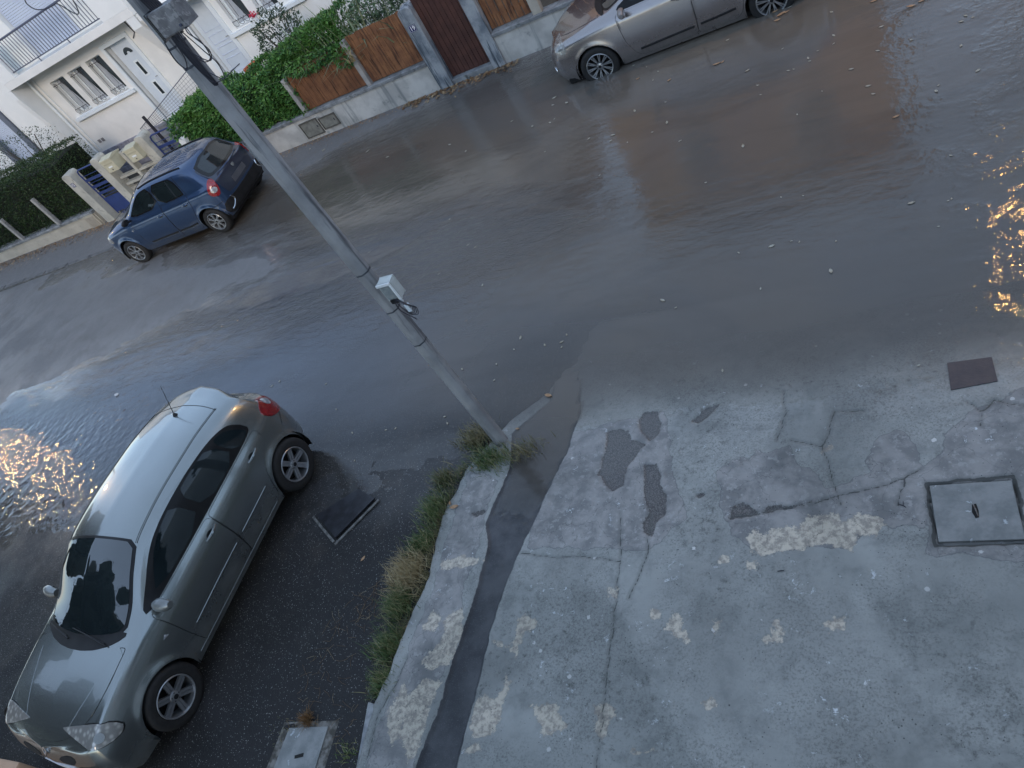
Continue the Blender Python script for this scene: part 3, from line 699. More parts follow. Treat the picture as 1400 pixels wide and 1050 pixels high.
MB().box(-.74, .74, -.02, .1, -.2, .62).build('wall', M_BEIGE, lw)
MB().box(-.05, .05, -.08, .12, .62, 1.52, c=.02).build('post', M_BEIGE, lw)
for sx in (-1, 1):
    for zz in (.92, 1.15 if sx > 0 else .72): MB().box(min(sx * .055, sx * .72), max(sx * .055, sx * .72), -.06, .10, zz, zz + .06, c=.008).build('shelf', M_BEIGE, lw)
def letterbox(x, lab):
    r = empty('letterbox', (x, WY - .05, 1.24), 0, lab, 'letterbox')
    MB().box(-.20, .20, -.17, .22, 0, .30, c=.008).build('body', M_MAIL, r)
    m = MB(); m.prism([(-.185, .30), (.235, .30), (.235, .325), (.02, .37), (-.185, .335)], -.215, .215, 'x'); m.build('lid', M_MAIL, r)
    MB().box(-.15, .15, -.178, -.171, .20, .235).build('slot_flap', simple('flap' + lab[:3], (.42, .40, .29), (.38, .36, .26), .4, 5), r)
    MB().box(-.07, .07, -.177, -.171, .11, .15).build('name_holder', M_WHITE, r)
    MB().box(-.012, .012, -.180, -.171, .045, .07).build('lock', M_IRON, r)
    return r
letterbox(-16.42, 'cream letterbox on the left of the pair by the blue gate'); letterbox(-15.48, 'cream letterbox on the right of the pair, next to the cream pillar')

# ---- house facades ----
HY = 16.0
def holed_wall(x0, x1, z0, z1, holes, y, depth):
    xs_ = sorted({x0, x1, *[h[0] for h in holes], *[h[1] for h in holes]}); zs_ = sorted({z0, z1, *[h[2] for h in holes], *[h[3] for h in holes]})
    m = MB()
    for a, b in zip(xs_[:-1], xs_[1:]):
        for c_, d_ in zip(zs_[:-1], zs_[1:]):
            cx, cz = (a + b) / 2, (c_ + d_) / 2
            if any(h[0] < cx < h[1] and h[2] < cz < h[3] for h in holes): continue
            m.add([(a, y, c_), (b, y, c_), (b, y, d_), (a, y, d_)], [(0, 1, 2, 3)])
    for (a, b, c_, d_) in holes:
        m.add([(a, y, c_), (b, y, c_), (b, y, d_), (a, y, d_), (a, y + depth, c_), (b, y + depth, c_), (b, y + depth, d_), (a, y + depth, d_)], [(0, 4, 5, 1), (1, 5, 6, 2), (2, 6, 7, 3), (3, 7, 4, 0)])
    m.add([(x0, y, z0), (x0, y + 8, z0), (x0, y + 8, z1), (x0, y, z1)], [(0, 1, 2, 3)]); m.add([(x1, y, z0), (x1, y + 8, z0), (x1, y + 8, z1), (x1, y, z1)], [(0, 3, 2, 1)])
    return m

def window(parent, x0, x1, z0, z1, y=HY, dep=.22, grille=True, open_=True):
    r = empty('window', ((x0 + x1) / 2, y, z0)); r.parent = parent; w = (x1 - x0) / 2; h = z1 - z0
    MB().box(-w + .03, w - .03, dep - .015, dep - .005, .03, h - .03).build('pane', M_GLASS, r)
    m = MB(); f = .05
    [m.box(*b) for b in [(-w, -w + f, dep - .04, dep, 0, h), (w - f, w, dep - .04, dep, 0, h), (-w + f, w - f, dep - .04, dep, 0, f), (-w + f, w - f, dep - .04, dep, h - f, h)]]
    m.build('frame', M_TRIM, r)
    # pale curtain drawn to one side
    m = MB(); vs = []; K = 12
    for i in range(K):
        u = i / (K - 1)
        vs += [(-w + .05 + (.30) * u, dep - .022 - .006 * (i % 2), .05), (-w + .05 + .10 * u, dep - .022 - .006 * (i % 2), h - .05)]
    m.add(vs, [(2 * i, 2 * i + 2, 2 * i + 3, 2 * i + 1) for i in range(K - 1)]); m.build('curtain', simple('curtain', (.42, .46, .50), (.36, .40, .45), .9, 5) if 'curtain' not in bpy.data.materials else bpy.data.materials['curtain'], r, fix=False)
    if grille:
        m = MB(); yy_ = -.035
        for zz in (.17, h - .12): m.tube([(-w + .03, yy_, zz), (w - .03, yy_, zz)], .007, 5)
        for xx_ in (-.30 * w * 2, 0, .30 * w * 2): m.tube([(xx_, yy_, h - .06), (xx_, yy_, .22)], .006, 5)
        for xx_ in (-.18, 0, .18): m.tube([(xx_ + .075 * math.sin(a), yy_ - .03 * abs(math.sin(a)), .13 - .085 * math.cos(a)) for a in np.linspace(-2.6, 2.6, 9)], .006, 5)
        for xx_ in (-.15, .15): m.tube([(xx_ + .045 * math.sin(a), yy_, h - .12 + .05 * math.cos(a)) for a in np.linspace(-3.1, 3.1, 9)], .006, 5)
        m.build('grille', M_IRON, r)
    return r

def panel_door(parent, x0, x1, z0, z1, y, lites):
    r = empty('door', ((x0 + x1) / 2, y, z0)); r.parent = parent; w = (x1 - x0) / 2; h = z1 - z0
    MB().box(-w, w, 0, .05, 0, h, c=.004).build('leaf', M_PVC, r)
    if lites == 'A':
        m = MB(); m.prism([(.16 * math.cos(a), h - .35 + .16 * math.sin(a)) for a in np.linspace(0, math.pi, 10)] + [(-.07, h - .35), (-.05, h - .31), (0, h - .285), (.05, h - .31), (.07, h - .35)], -.012, -.002, 'y')
        m.build('fanlight', M_GLASS, r)
        for zz in (h - .95, h - 1.55):
            MB().box(-.10, .10, -.012, -.002, zz - .05, zz + .40).build('surround', M_TRIM, r)
            MB().box(-.05, .05, -.017, -.0125, zz, zz + .35).build('pane', M_GLASS, r)
    else:
        for (za, zb) in ((h * .62, h * .93), (h * .45, h * .56), (h * .30, h * .40), (h * .06, h * .24)):
            m = MB(); 
            m.tube([(-w * .65, -.002, za), (w * .65, -.002, za), (w * .65, -.002, zb), (0, -.002, zb + (.06 if za > h * .6 else 0)), (-w * .65, -.002, zb)], .012, 6, closed=True); m.build('moulding', M_SHUT, r)
    MB().tube([(w - .08, -.04, h * .48), (w - .2, -.045, h * .48)], .01, 6).build('handle', M_POSTC, r)
    return r

def roof(parent, x0, x1, y0, y1, z, hgt, col_):
    m = MB(); ym = (y0 + y1) / 2
    m.prism([(y0 - .5, z), (y0 - .5, z + .12), (ym, z + hgt + .12), (y1 + .5, z + .12), (y1 + .5, z)], x0, x1, 'x')
    return m.build('roof', col_, parent)
M_TILE = simple('roof_tile', (.28, .12, .07), (.2, .09, .06), .8, 6, bump=.5)

XL, XR = -20.37, -14.9
wins = [(-19.69, -19.08), (-18.86, -18.25), (-18.03, -17.42)]
h1 = empty('white_house', ((XL + XR) / 2, HY, 0), 0, 'white two storey house with a railed balcony over three barred windows and a white door', 'house')
h1.location = (0, 0, 0)
holes = [(a, b, 2.05, 3.08) for a, b in wins] + [(-17.10, -16.20, .98, 3.12)]
holed_wall(XL, XR, .93, 3.46, holes, HY, .26).build('ground_floor_wall', M_CREAMR, h1)
holed_wall(XL, XR, 3.462, 6.4, [(-19.3, -17.3, 3.70, 5.9), (-16.8, -15.6, 4.4, 5.9)], HY, .2).build('upper_wall', M_WHITE, h1)
for a, b in wins: window(h1, a, b, 2.05, 3.08)
MB().box(-19.90, -17.22, HY - .10, HY - .002, 1.93, 2.02, c=.01).build('window_sill', M_TRIM, h1)
for a, b in [(-19.72, -17.40)]: MB().box(a, b, HY - .03, HY - .003, 2.022, 2.047).build('sill_step', M_TRIM, h1)
m = MB(); [m.box(*b) for b in [(-17.20, -17.10, HY - .05, HY + .03, .95, 3.22), (-16.20, -16.10, HY - .05, HY + .03, .95, 3.22), (-17.10, -16.20, HY - .05, HY + .03, 3.12, 3.22)]]
m.build('door_surround', M_TRIM, h1)
panel_door(h1, -17.06, -16.24, .98, 3.09, HY + .14, 'A')
# balcony
BYf = HY - .62
bal = empty('balcony'); bal.parent = h1
MB().box(XL, XR, BYf, HY - .003, 3.465, 3.66, c=.006).build('slab', M_CREAMR, bal)
MB().box(-15.85, XR - .0, BYf + .002, BYf + .16, 3.662, 4.75).build('solid_parapet', M_WHITE, bal)
MB().box(XL, -19.80, BYf + .002, BYf + .16, 3.662, 4.75).build('solid_parapet', M_WHITE, bal)
rl = MB(); rl.tube([(-19.80, BYf + .07, 4.50), (-15.85, BYf + .07, 4.50)], .026, 8); rl.tube([(-19.80, BYf + .07, 3.77), (-15.85, BYf + .07, 3.77)], .014, 6); rl.build('handrail', M_RAIL, bal)
bme = MB().tube([(0, 0, 3.77), (0, 0, 4.50)], .010, 6).build('bar', M_RAIL, bal); bme.location = (-19.75, BYf + .07, 0)
xx_ = -19.75
while xx_ < -15.97:
    xx_ += .118; inst('bar', bme.data, bal, (xx_, BYf + .07, 0))
for xx_ in (-18.6, -17.3): MB().tube([(xx_, BYf + .07, 3.66), (xx_, BYf + .07, 3.77)], .014, 6).build('foot', M_RAIL, bal)
# roller shutter of the upper window: slats
sh = empty('shutter'); sh.parent = h1
sl = MB().box(-.98, .98, -.012, .012, 0, .052, c=.006).build('slat', M_SHUT, sh); sl.location = (-18.3, HY + .14, 3.72)
for k in range(1, 38): inst('slat', sl.data, sh, (-18.3, HY + .14, 3.72 + k * .0575))
window(h1, -16.8, -15.6, 4.4, 5.9, HY, .2, grille=False)
# fins carrying the balcony
def fin(x0, x1, zb, yb, mat=M_WHITE):
    m = MB(); m.prism([(BYf + .004, 3.463), (HY - .003, 3.463), (HY - .003, zb), (yb, zb), (BYf + .004, 3.2)], x0, x1, 'x'); return m.build('bracket', mat, h1)
fin(XL - .16, XL - .0, .35, HY - .14); fin(XR - .33, XR - .02, 2.08, HY - .10)
MB().tube([(XL + .10, HY - .07, 3.4), (XL + .10, HY - .07, .9), (XL + .10, HY - .12, .8)], .04, 8).build('downspout', M_TRIM, h1)
MB().tube([(XL + .26, HY - .025, 3.4), (XL + .26, HY - .025, 1.0)], .015, 6).build('conduit', M_TRIM, h1)
for k in range(2): MB().box(-19.95 + k * .16, -19.84 + k * .16, HY - .012, HY - .002, 1.17, 1.27).build('vent', simple('vent_g%d' % k, (.1, .1, .1), (.3, .3, .3), .8, 60), h1)
m = MB(); m.tube([(-15.9, HY - .015, 3.44), (-15.85, HY - .02, 3.1), (-16.02, HY - .02, 3.0)], .012, 6); m.build('cable', M_IRON, h1)
roof(h1, XL - .2, XR - .01, HY, HY + 8, 6.4, 1.6, M_TILE)
# rubble plinth
m = MB(); rr = random.Random(3); zc = .0
for row in range(6):
    xx_ = XL + rr.uniform(0, .2)
    while xx_ < XR - .2:
        w = rr.uniform(.14, .34); d = rr.uniform(.03, .07)
        if not (-17.3 < xx_ + w / 2 < -15.9): m.box(xx_ + .008, min(xx_ + w - .008, XR), HY - d, HY + .05, zc + .006, zc + .15, c=.012)
        xx_ += w
    zc += .156
pp = m.build('plinth_stones', M_STONE, h1); pp['kind'] = 'stuff'
MB().box(XL, XR, HY + .0, HY + .2, 0, .928).build('plinth_mortar', simple('mortar', (.13, .13, .14), (.1, .1, .11), .9, 8), h1)
# steps and mesh balustrade
st = empty('steps'); st.parent = h1
for k in range(5): MB().box(-17.3 + .0, -15.9, HY - .30 - .28 * k, HY - .02 - .28 * k - .0, 0, .95 - .17 * k, c=.008).build('step', simple('step_stone', (.22, .23, .24), (.15, .16, .17), .8, 6, bump=.3) if 'step_stone' not in bpy.data.materials else bpy.data.materials['step_stone'], st)
bz = empty('balustrade', (0, 0, 0), 0, 'thin wire mesh handrail climbing to the white front door', 'railing')
def stair_line(t_, up): return Vector((-17.30 + 2.75 * t_, 15.2, 1.10 + .30 * t_ + up * (.14 + .42 * t_)))
m = MB(); m.tube([stair_line(0, 1), stair_line(1, 1)], .010, 6); m.tube([stair_line(0, 0), stair_line(1, 0)], .007, 6); m.build('handrail', M_RAIL, bz)
m = MB()
for k in range(27): m.tube([stair_line(k / 26, 0), stair_line(k / 26, 1)], .0035, 4)
for k in range(1, 6): m.tube([stair_line(0, k / 6), stair_line(1, k / 6)], .003, 4)
for k in (0, 9, 18, 26): m.tube([stair_line(k / 26, 0) - Vector((0, 0, 1.1)), stair_line(k / 26, 0)], .010, 5)
m.build('wire_mesh', M_RAIL, bz)
o = MB().box(-16.62, -16.56, 14.9, 14.96, .3, 1.55).build('fence_post', M_IRON); tag(o, 'thin black post standing behind the right blue gate', 'post')

# second house
h2 = empty('white_house', (0, 0, 0), 0, 'white house with a panelled white door and two barred windows above the vine hedge', 'house')
holes = [(-14.30, -13.42, 1.10, 3.06), (-13.12, -12.50, 2.08, 3.1), (-12.25, -11.63, 2.08, 3.1), (-9.9, -9.2, 2.08, 3.1)]
holed_wall(XR + .003, -8.4, .0, 6.4, holes, HY + .005, .24).build('wall', M_WHITE, h2)
for a, b in ((-13.12, -12.50), (-12.25, -11.63), (-9.9, -9.2)): window(h2, a, b, 2.08, 3.1, HY + .005)
MB().box(-13.34, -10.9, HY - .10, HY + .0, 1.96, 2.05, c=.01).build('window_sill', M_TRIM, h2)
m = MB(); [m.box(*b) for b in [(-14.42, -14.30, HY - .04, HY + .03, 1.1, 3.15), (-13.42, -13.30, HY - .04, HY + .03, 1.1, 3.15)]]
m.build('door_surround', M_TRIM, h2)
MB().box(-14.7, -13.1, HY - .45, HY + .0, 3.15, 3.24, c=.01).build('door_canopy', M_TRIM, h2)
panel_door(h2, -14.28, -13.44, 1.10, 3.04, HY + .15, 'B')
m = MB(); m.prism([(BYf, 3.46), (HY + .0, 3.46), (HY, 2.3), (HY - .12, 2.3), (BYf, 3.3)], -14.86, -14.72, 'x'); m.build('bracket', M_CREAMR, h2)
roof(h2, XR + .003, -8.1, HY, HY + 8, 6.4, 1.6, M_TILE)
# third house (its reflection fills the water on the right)
M_OCH = simple('ochre_render', (.52, .30, .16), (.42, .25, .13), .85, 1.5, bump=.2)
h3 = empty('ochre_house', (0, 0, 0), 0, 'ochre rendered house behind the grey car, seen only as a brown reflection', 'house')
hl3 = [(-4.2, -3.2, 1.2, 2.6), (-1.6, -.6, 1.2, 2.6), (-4.2, -3.2, 4.0, 5.2), (-1.6, -.6, 4.0, 5.2)]
holed_wall(-5.4, .55, .0, 6.3, hl3, HY - .4, .2).build('wall', M_OCH, h3)
for a in hl3: window(h3, a[0], a[1], a[2], a[3], HY - .4, .18, grille=False)
roof(h3, -5.6, .75, HY - .4, HY + 7, 6.3, 1.5, M_TILE)
h4 = empty('added_terrace_house', (0, 0, 0), 0, 'long grey house added further right across the road, outside the picture', 'house')  # added out of view so the near car windows mirror something dark
hl4 = [(7 + 3 * k, 8 + 3 * k, zz, zz + 1.3) for k in range(7) for zz in (1.2, 4.1)]
holed_wall(5.6, 30, .0, 6.2, hl4, HY - .4, .2).build('wall', simple('grey_render', (.20, .20, .20), (.15, .15, .16), .85, 1.5), h4)
for a in hl4: window(h4, a[0], a[1], a[2], a[3], HY - .4, .18, grille=False)
roof(h4, 5.5, 30.2, HY - .4, HY + 7, 6.2, 1.5, M_TILE)
# left neighbour
h0 = empty('white_house', (0, 0, 0), 0, 'white house at the far left with a tall grey framed roller shutter', 'house')
holed_wall(-34, XL - .165, 0, 6.6, [(-24.05, -22.62, .9, 3.22)], HY + .3, .25).build('wall', M_WHITE, h0)
m = MB()
for xa in (-24.05, -22.84): m.box(xa, xa + .20, HY + .24, HY + .36, .9, 3.22)
m.box(-24.05, -22.64, HY + .24, HY + .36, 3.222, 3.30); m.build('shutter_frame', simple('grey_frame', (.13, .15, .19), (.11, .13, .17), .5, 5), h0)
sl = MB().box(-.49, .49, -.01, .01, 0, .045, c=.005).build('slat', M_SHUT, h0); sl.location = (-23.345, HY + .40, .95)
for k in range(1, 45): inst('slat', sl.data, h0, (-23.345, HY + .40, .95 + k * .05))
MB().box(-21.6, -21.42, HY + .28, HY + .298, 3.16, 3.34).build('vent', M_CREAMR, h0)
roof(h0, -34, XL - .17, HY + .3, HY + 8, 6.6, 1.5, M_TILE)
# garden ground behind the walls
gg = MB().box(-40, 12, 13.30, 30, -.3, .062).build('garden_ground', simple('garden_soil', (.06, .05, .04), (.09, .08, .06), .9, 3, bump=.4)); tag(gg, kind='structure')

# ---- foliage ----
def leaf_mat(name, a, b, c_):
    t = NT(name); p = t.pos(); n1 = t.noise(1.6, 3, .5, p); n2 = t.node('ShaderNodeNewGeometry').outputs['Random Per Island']
    c = t.mix(t.ramp(n1, .4, .62), a, b); c = t.mix(t.ramp(n2, .45, 1.0), c, c_)
    t.set(col=c, rough=.45, spec=.4); t.put(t.b.inputs['Subsurface Weight'], 0.0); return t.m
def leaves(name, pts, size, mat, parent=None, up=.4, aspect=.45, droop=0.0, outn=None):
    """one mesh of many small folded leaves"""
    n = len(pts); P = np.asarray(pts); d = rng.normal(size=(n, 3)); d[:, 2] = d[:, 2] * .7 + up - droop
    if outn is not None: d += outn * .8
    d /= np.linalg.norm(d, axis=1)[:, None]
    s = rng.normal(size=(n, 3)); s -= d * (s * d).sum(1)[:, None]; s /= np.linalg.norm(s, axis=1)[:, None]
    nn = np.cross(d, s); L = size * rng.uniform(.6, 1.3, (n, 1)); W = L * aspect
    V = np.stack([P, P + d * L * .5 + s * W * .5 + nn * L * .08, P + d * L - nn * L * .1, P + d * L * .5 - s * W * .5 + nn * L * .08], 1).reshape(-1, 3)
    F = [(4 * i, 4 * i + 1, 4 * i + 2, 4 * i + 3) for i in range(n)]
    return mesh_obj(name, V, F, mat, parent)
LM_HEDGE = leaf_mat('hedge_leaf', (.014, .036, .012), (.024, .055, .016), (.055, .10, .03))
LM_VINE = leaf_mat('vine_leaf', (.03, .105, .030), (.06, .165, .035), (.12, .26, .06))
LM_SHRUB = leaf_mat('shrub_leaf', (.018, .045, .025), (.03, .065, .035), (.05, .09, .05))
LM_REED = leaf_mat('reed_leaf', (.12, .19, .11), (.2, .26, .15), (.32, .36, .2))
LM_GREY = leaf_mat('grey_green_leaf', (.05, .10, .055), (.08, .15, .08), (.14, .21, .12))
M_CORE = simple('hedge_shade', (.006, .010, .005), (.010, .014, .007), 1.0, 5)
def shell_pts(n, x0, x1, y0, y1, ztop, zb, bulge=.12, seed=1):
    """points over the front, top and right end of a hedge body"""
    out = []; nm = []
    for _ in range(n):
        r_ = random.random(); x = random.uniform(x0, x1); zt = ztop(x); zb_ = zb(x) if callable(zb) else zb
        if r_ < .55: y = y0; z = random.uniform(zb_, zt); N = (0, -1, .2)
        elif r_ < .92: y = random.uniform(y0, y1); z = zt; N = (0, -.2, 1)
        else: x = x1; zt = ztop(x); y = random.uniform(y0, y1); z = random.uniform(zb_, zt); N = (1, 0, .2)
        q = Vector((x * 2.2, y * 2.2, z * 2.2)); o_ = mnoise.noise(q) * bulge + mnoise.noise(q * 3.1) * bulge * .5 + random.uniform(-.09, .03)
        out.append((x + N[0] * o_, y + N[1] * o_, z + N[2] * o_ * .8)); nm.append(N)
    return out, np.array(nm, float)
def hedge(name, x0, x1, y0, y1, ztop, zb, n, size, mat, label, cat='hedge', bulge=.12, droop=0.0, core=True):
    r = empty(name, ((x0 + x1) / 2, (y0 + y1) / 2, 0), 0, label, cat); off = np.array([(x0 + x1) / 2, (y0 + y1) / 2, 0])
    P, N = shell_pts(n, x0, x1, y0, y1, ztop, zb, bulge)
    o = leaves('foliage', np.array(P) - off, size, mat, r, outn=N, droop=droop); o['kind'] = 'stuff'
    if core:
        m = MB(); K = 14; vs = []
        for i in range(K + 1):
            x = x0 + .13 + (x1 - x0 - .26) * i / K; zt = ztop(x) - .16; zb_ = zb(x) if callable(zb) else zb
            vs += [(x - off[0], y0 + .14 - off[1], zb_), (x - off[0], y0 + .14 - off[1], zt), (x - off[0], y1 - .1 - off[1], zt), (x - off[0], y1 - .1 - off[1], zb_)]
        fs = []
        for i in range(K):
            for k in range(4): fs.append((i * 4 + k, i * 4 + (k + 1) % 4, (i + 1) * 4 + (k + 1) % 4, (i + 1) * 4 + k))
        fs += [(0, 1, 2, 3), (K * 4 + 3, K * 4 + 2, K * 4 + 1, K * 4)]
        m.add(vs, fs); m.build('shade_core', M_CORE, r)  # dark filler body for the shade inside the hedge
    return r
hedge('hedge', -26, -18.52, 13.22, 14.5, lambda x: 2.02 - .01 * (x + 20), .50, 26000, .055, LM_HEDGE, 'dense clipped dark green hedge behind the low cream wall, far left', bulge=.08)
vt = lambda x: float(np.interp(x, [-14.4, -13.6, -12.6, -11.7, -11.0, -10.4, -9.6, -9.0], [1.45, 1.72, 1.72, 1.62, 1.72, 1.82, 1.98, 2.05]))
hedge('vine_hedge', -14.3, -10.5, 13.2, 14.1, vt, .60, 15000, .085, LM_VINE, 'bright green shaggy vine hedge on the white wall right of the blue gates', bulge=.2, droop=.7)
hedge('vine_hedge', -10.5, -8.9, 13.30, 14.2, vt, lambda x: 1.45, 6000, .085, LM_VINE, 'bright green vines heaped above the brown board fence', bulge=.2, droop=.5, core=False)
def bush(name, c, rad, n, size, mat, label, cat='shrub', stem=True, droop=0):
    r = empty(name, (c[0], c[1], .05), 0, label, cat); out = []; nm = []
    for _ in range(n):
        v = Vector(rng.normal(size=3)).normalized(); k = random.uniform(.55, 1) ** .5
        k *= 1 + .35 * mnoise.noise(v * 2.2 + Vector(c)); p_ = Vector((v.x * rad[0], v.y * rad[1], v.z * rad[2])) * k
        out.append((p_.x, p_.y, p_.z + c[2] - .05)); nm.append(v)
    o = leaves('foliage', out, size, mat, r, outn=np.array(nm), droop=droop); o['kind'] = 'stuff'
    if stem:
        m = MB()
        for k in range(7):
            a = random.uniform(0, 6.28); e = Vector((math.cos(a) * rad[0] * .6, math.sin(a) * rad[1] * .6, c[2] + random.uniform(0, rad[2] * .7)))
            m.tube(spline([(0, 0, 0), (e.x * .3, e.y * .3, e.z * .5), e], 4), [.02 - .0014 * i for i in range(9)], 5)
        m.build('stems', simple('bark_' + label[:5], (.07, .055, .04), (.05, .04, .03), .9, 10), r)
    return r
bush('leafy_shrub', (-11.15, 14.7, 1.85), (.62, .5, .52), 1500, .075, LM_SHRUB, 'dark leafy shrub in front of the white wall below the window sill')
bush('leafy_shrub', (-13.75, 13.75, 1.18), (.6, .5, .50), 2200, .085, LM_VINE, 'rounded bright green bush beside the right blue gate')
bush('leafy_shrub', (-8.1, 13.9, 1.75), (.75, .35, .30), 1600, .08, LM_GREY, 'grey green bush peeping over the fence panel by pillar 19')
bush('leafy_shrub', (-21.4, 15.0, 2.1), (1.5, .5, .55), 1100, .055, LM_SHRUB, 'thin twiggy shrub above the left hedge in front of the roller shutter')
bush('hanging_vine', (-9.75, 13.12, 1.50), (.75, .10, .16), 700, .09, LM_VINE, 'green vine tips hanging over the brown fence panel', 'vine', False, 1.0)
bush('hanging_vine', (-9.0, 13.10, 1.38), (.22, .06, .28), 150, .09, LM_VINE, 'small vine sprig drooping over the right end of the left fence panel', 'vine', False, 1.0)
def blades(name, c, n, h, spread, w, mat, label=None, cat=None, parent=None, group=None, lean=(0, 0), flat=1.0):
    V = []; F = []
    for _ in range(n):
        a = random.uniform(0, 6.283); b0 = Vector((random.gauss(0, spread[0]), random.gauss(0, spread[1]), 0)); L = h * random.uniform(.5, 1.15)
        out = Vector((math.cos(a) + lean[0], math.sin(a) + lean[1], 0)); k = random.uniform(.2, .95) * flat; s = Vector((-math.sin(a), math.cos(a), 0)) * w * random.uniform(.6, 1.2)
        i0 = len(V); K = 4
        for j in range(K + 1):
            u = j / K; p_ = b0 + out * (L * k * u ** 1.6) + Vector((0, 0, L * (u * math.cos(k * u * 1.2)) * (1.15 - .35 * k)))
            ww = s * (1 - u ** 2) * .5
            V += [p_ - ww, p_ + ww]
        for j in range(K): F.append((i0 + 2 * j, i0 + 2 * j + 1, i0 + 2 * j + 3, i0 + 2 * j + 2))
    o = mesh_obj(name, [tuple(v) for v in V], F, mat, parent); o.location = c
    if label: tag(o, label, cat, group)
    return o
blades('reed_grass', (-8.75, 13.55, .75), 260, 1.6, (.42, .12), .04, LM_REED, 'pale tall reed grass arching above the fence panels', 'ornamental grass')
blades('reed_grass', (-9.75, 13.45, 1.0), 170, 1.25, (.35, .1), .035, LM_REED, 'pale reed grass mixed with the vines above the left fence panel', 'ornamental grass')
blades('reed_grass', (-8.78, 13.02, 1.20), 14, .5, (.03, .01), .02, simple('straw', (.42, .33, .17), (.30, .23, .12), .8, 20), 'dry straw strands hanging over the pale fence post', 'dry grass', lean=(.3, -.4))
# flowers on sill, orange pot
fl = empty('flower_pot', (-12.43, HY - .06, 2.053), 0, 'small pot of pink flowers on the white window sill', 'flower pot')
MB().lathe([(0, 0), (.05, 0), (.065, .09), (.055, .09), (.05, .07), (0, .07)], 12).build('pot', M_TRIM, fl)
leaves('petals', rng.normal(size=(60, 3)) * (.05, .05, .03) + (0, 0, .13), .05, simple('pink_petal', (.65, .06, .12), (.5, .03, .07), .5, 20), fl, aspect=.9)
pt = empty('terracotta_pot', (-12.08, 14.35, 1.38), 0, 'orange terracotta pot showing above the vine hedge', 'flower pot')
MB().lathe([(0, 0), (.13, 0), (.19, .22), (.21, .22), (.21, .27), (.17, .27), (.15, .2), (0, .2)], 16).build('pot', simple('terracotta', (.50, .13, .05), (.42, .10, .04), .7, 8), pt, smooth=True)
MB().lathe([(0, .17), (.16, .19), (.16, .2), (0, .2)], 16).build('soil', M_CORE, pt)
MB().box(-.25, .25, -.25, .25, -1.33, -.002).build('stand', M_POSTC, pt)
# debris at the wall foot
def litter(name, n, fx, size, mat, label, cat, z=.004):
    V = []; F = []
    for _ in range(n):
        x, y = fx(); h = float(hroad(np.array([x]), np.array([y]))[0]); h = max(h, 0) + z
        a = random.uniform(0, 6.28); L = size * random.uniform(.5, 1.4); W = L * random.uniform(.25, .6); d = Vector((math.cos(a), math.sin(a), random.uniform(-.1, .3))); s = Vector((-d.y, d.x, random.uniform(-.3, .3)))
        c_ = Vector((x, y, h)); i0 = len(V)
        V += [tuple(c_ - d * L / 2), tuple(c_ + s * W / 2 + Vector((0, 0, .006))), tuple(c_ + d * L / 2), tuple(c_ - s * W / 2)]; F.append((i0, i0 + 1, i0 + 2, i0 + 3))
    o = mesh_obj(name, V, F, mat); tag(o, label, cat, kind='stuff'); return o
M_DRY = leaf_mat('dry_leaf', (.20, .11, .055), (.30, .19, .10), (.42, .32, .2))
M_STRAW = leaf_mat('straw_bits', (.15, .085, .04), (.22, .13, .065), (.42, .33, .2))
litter('leaf_litter', 1500, lambda: (random.uniform(-26, -18.0), WY - .03 - abs(random.gauss(0, .22))), .06, M_DRY, 'brown dead leaves strewn along the foot of the cream wall', 'dead leaves')
litter('leaf_litter', 420, lambda: (random.gauss(-10.3, 1.2), WY - .03 - abs(random.gauss(0, .10))), .05, M_DRY, 'dead leaves along the foot of the white wall', 'dead leaves')
litter('straw_litter', 420, lambda: (random.uniform(-8.3, -5.6), WY - .05 - abs(random.gauss(0, .13))), .09, M_STRAW, 'washed up orange straw and twigs at the foot of pillar 19', 'debris', .02)
litter('straw_litter', 260, lambda: (random.uniform(-18, -8.3), WY - .3 - abs(random.gauss(0, .5))), .03, M_DRY, 'scattered leaf crumbs on the dark far sidewalk', 'debris', .004)
# ======================= cars =======================
def pchip_eval(xk, yk, x):
    xk = np.asarray(xk, float); yk = np.asarray(yk, float); h = np.diff(xk); dl = np.diff(yk, axis=0) / (h[:, None] if yk.ndim > 1 else h)
    m = np.zeros_like(yk); n = len(xk)
    for i in range(1, n - 1):
        a, b = dl[i - 1], dl[i]; w1 = 2 * h[i] + h[i - 1]; w2 = h[i] + 2 * h[i - 1]
        with np.errstate(all='ignore'): v = (w1 + w2) / (w1 / a + w2 / b)
        m[i] = np.where(a * b > 0, v, 0)
    m[0] = dl[0]; m[-1] = dl[-1]
    i = np.clip(np.searchsorted(xk, x, side='right') - 1, 0, n - 2); t = (x - xk[i]) / h[i]
    if yk.ndim > 1: t = t[:, None]; hh = h[i][:, None]
    else: hh = h[i]
    return (2*t**3-3*t**2+1)*yk[i] + (t**3-2*t**2+t)*hh*m[i] + (-2*t**3+3*t**2)*yk[i+1] + (t**3-t**2)*hh*m[i+1]

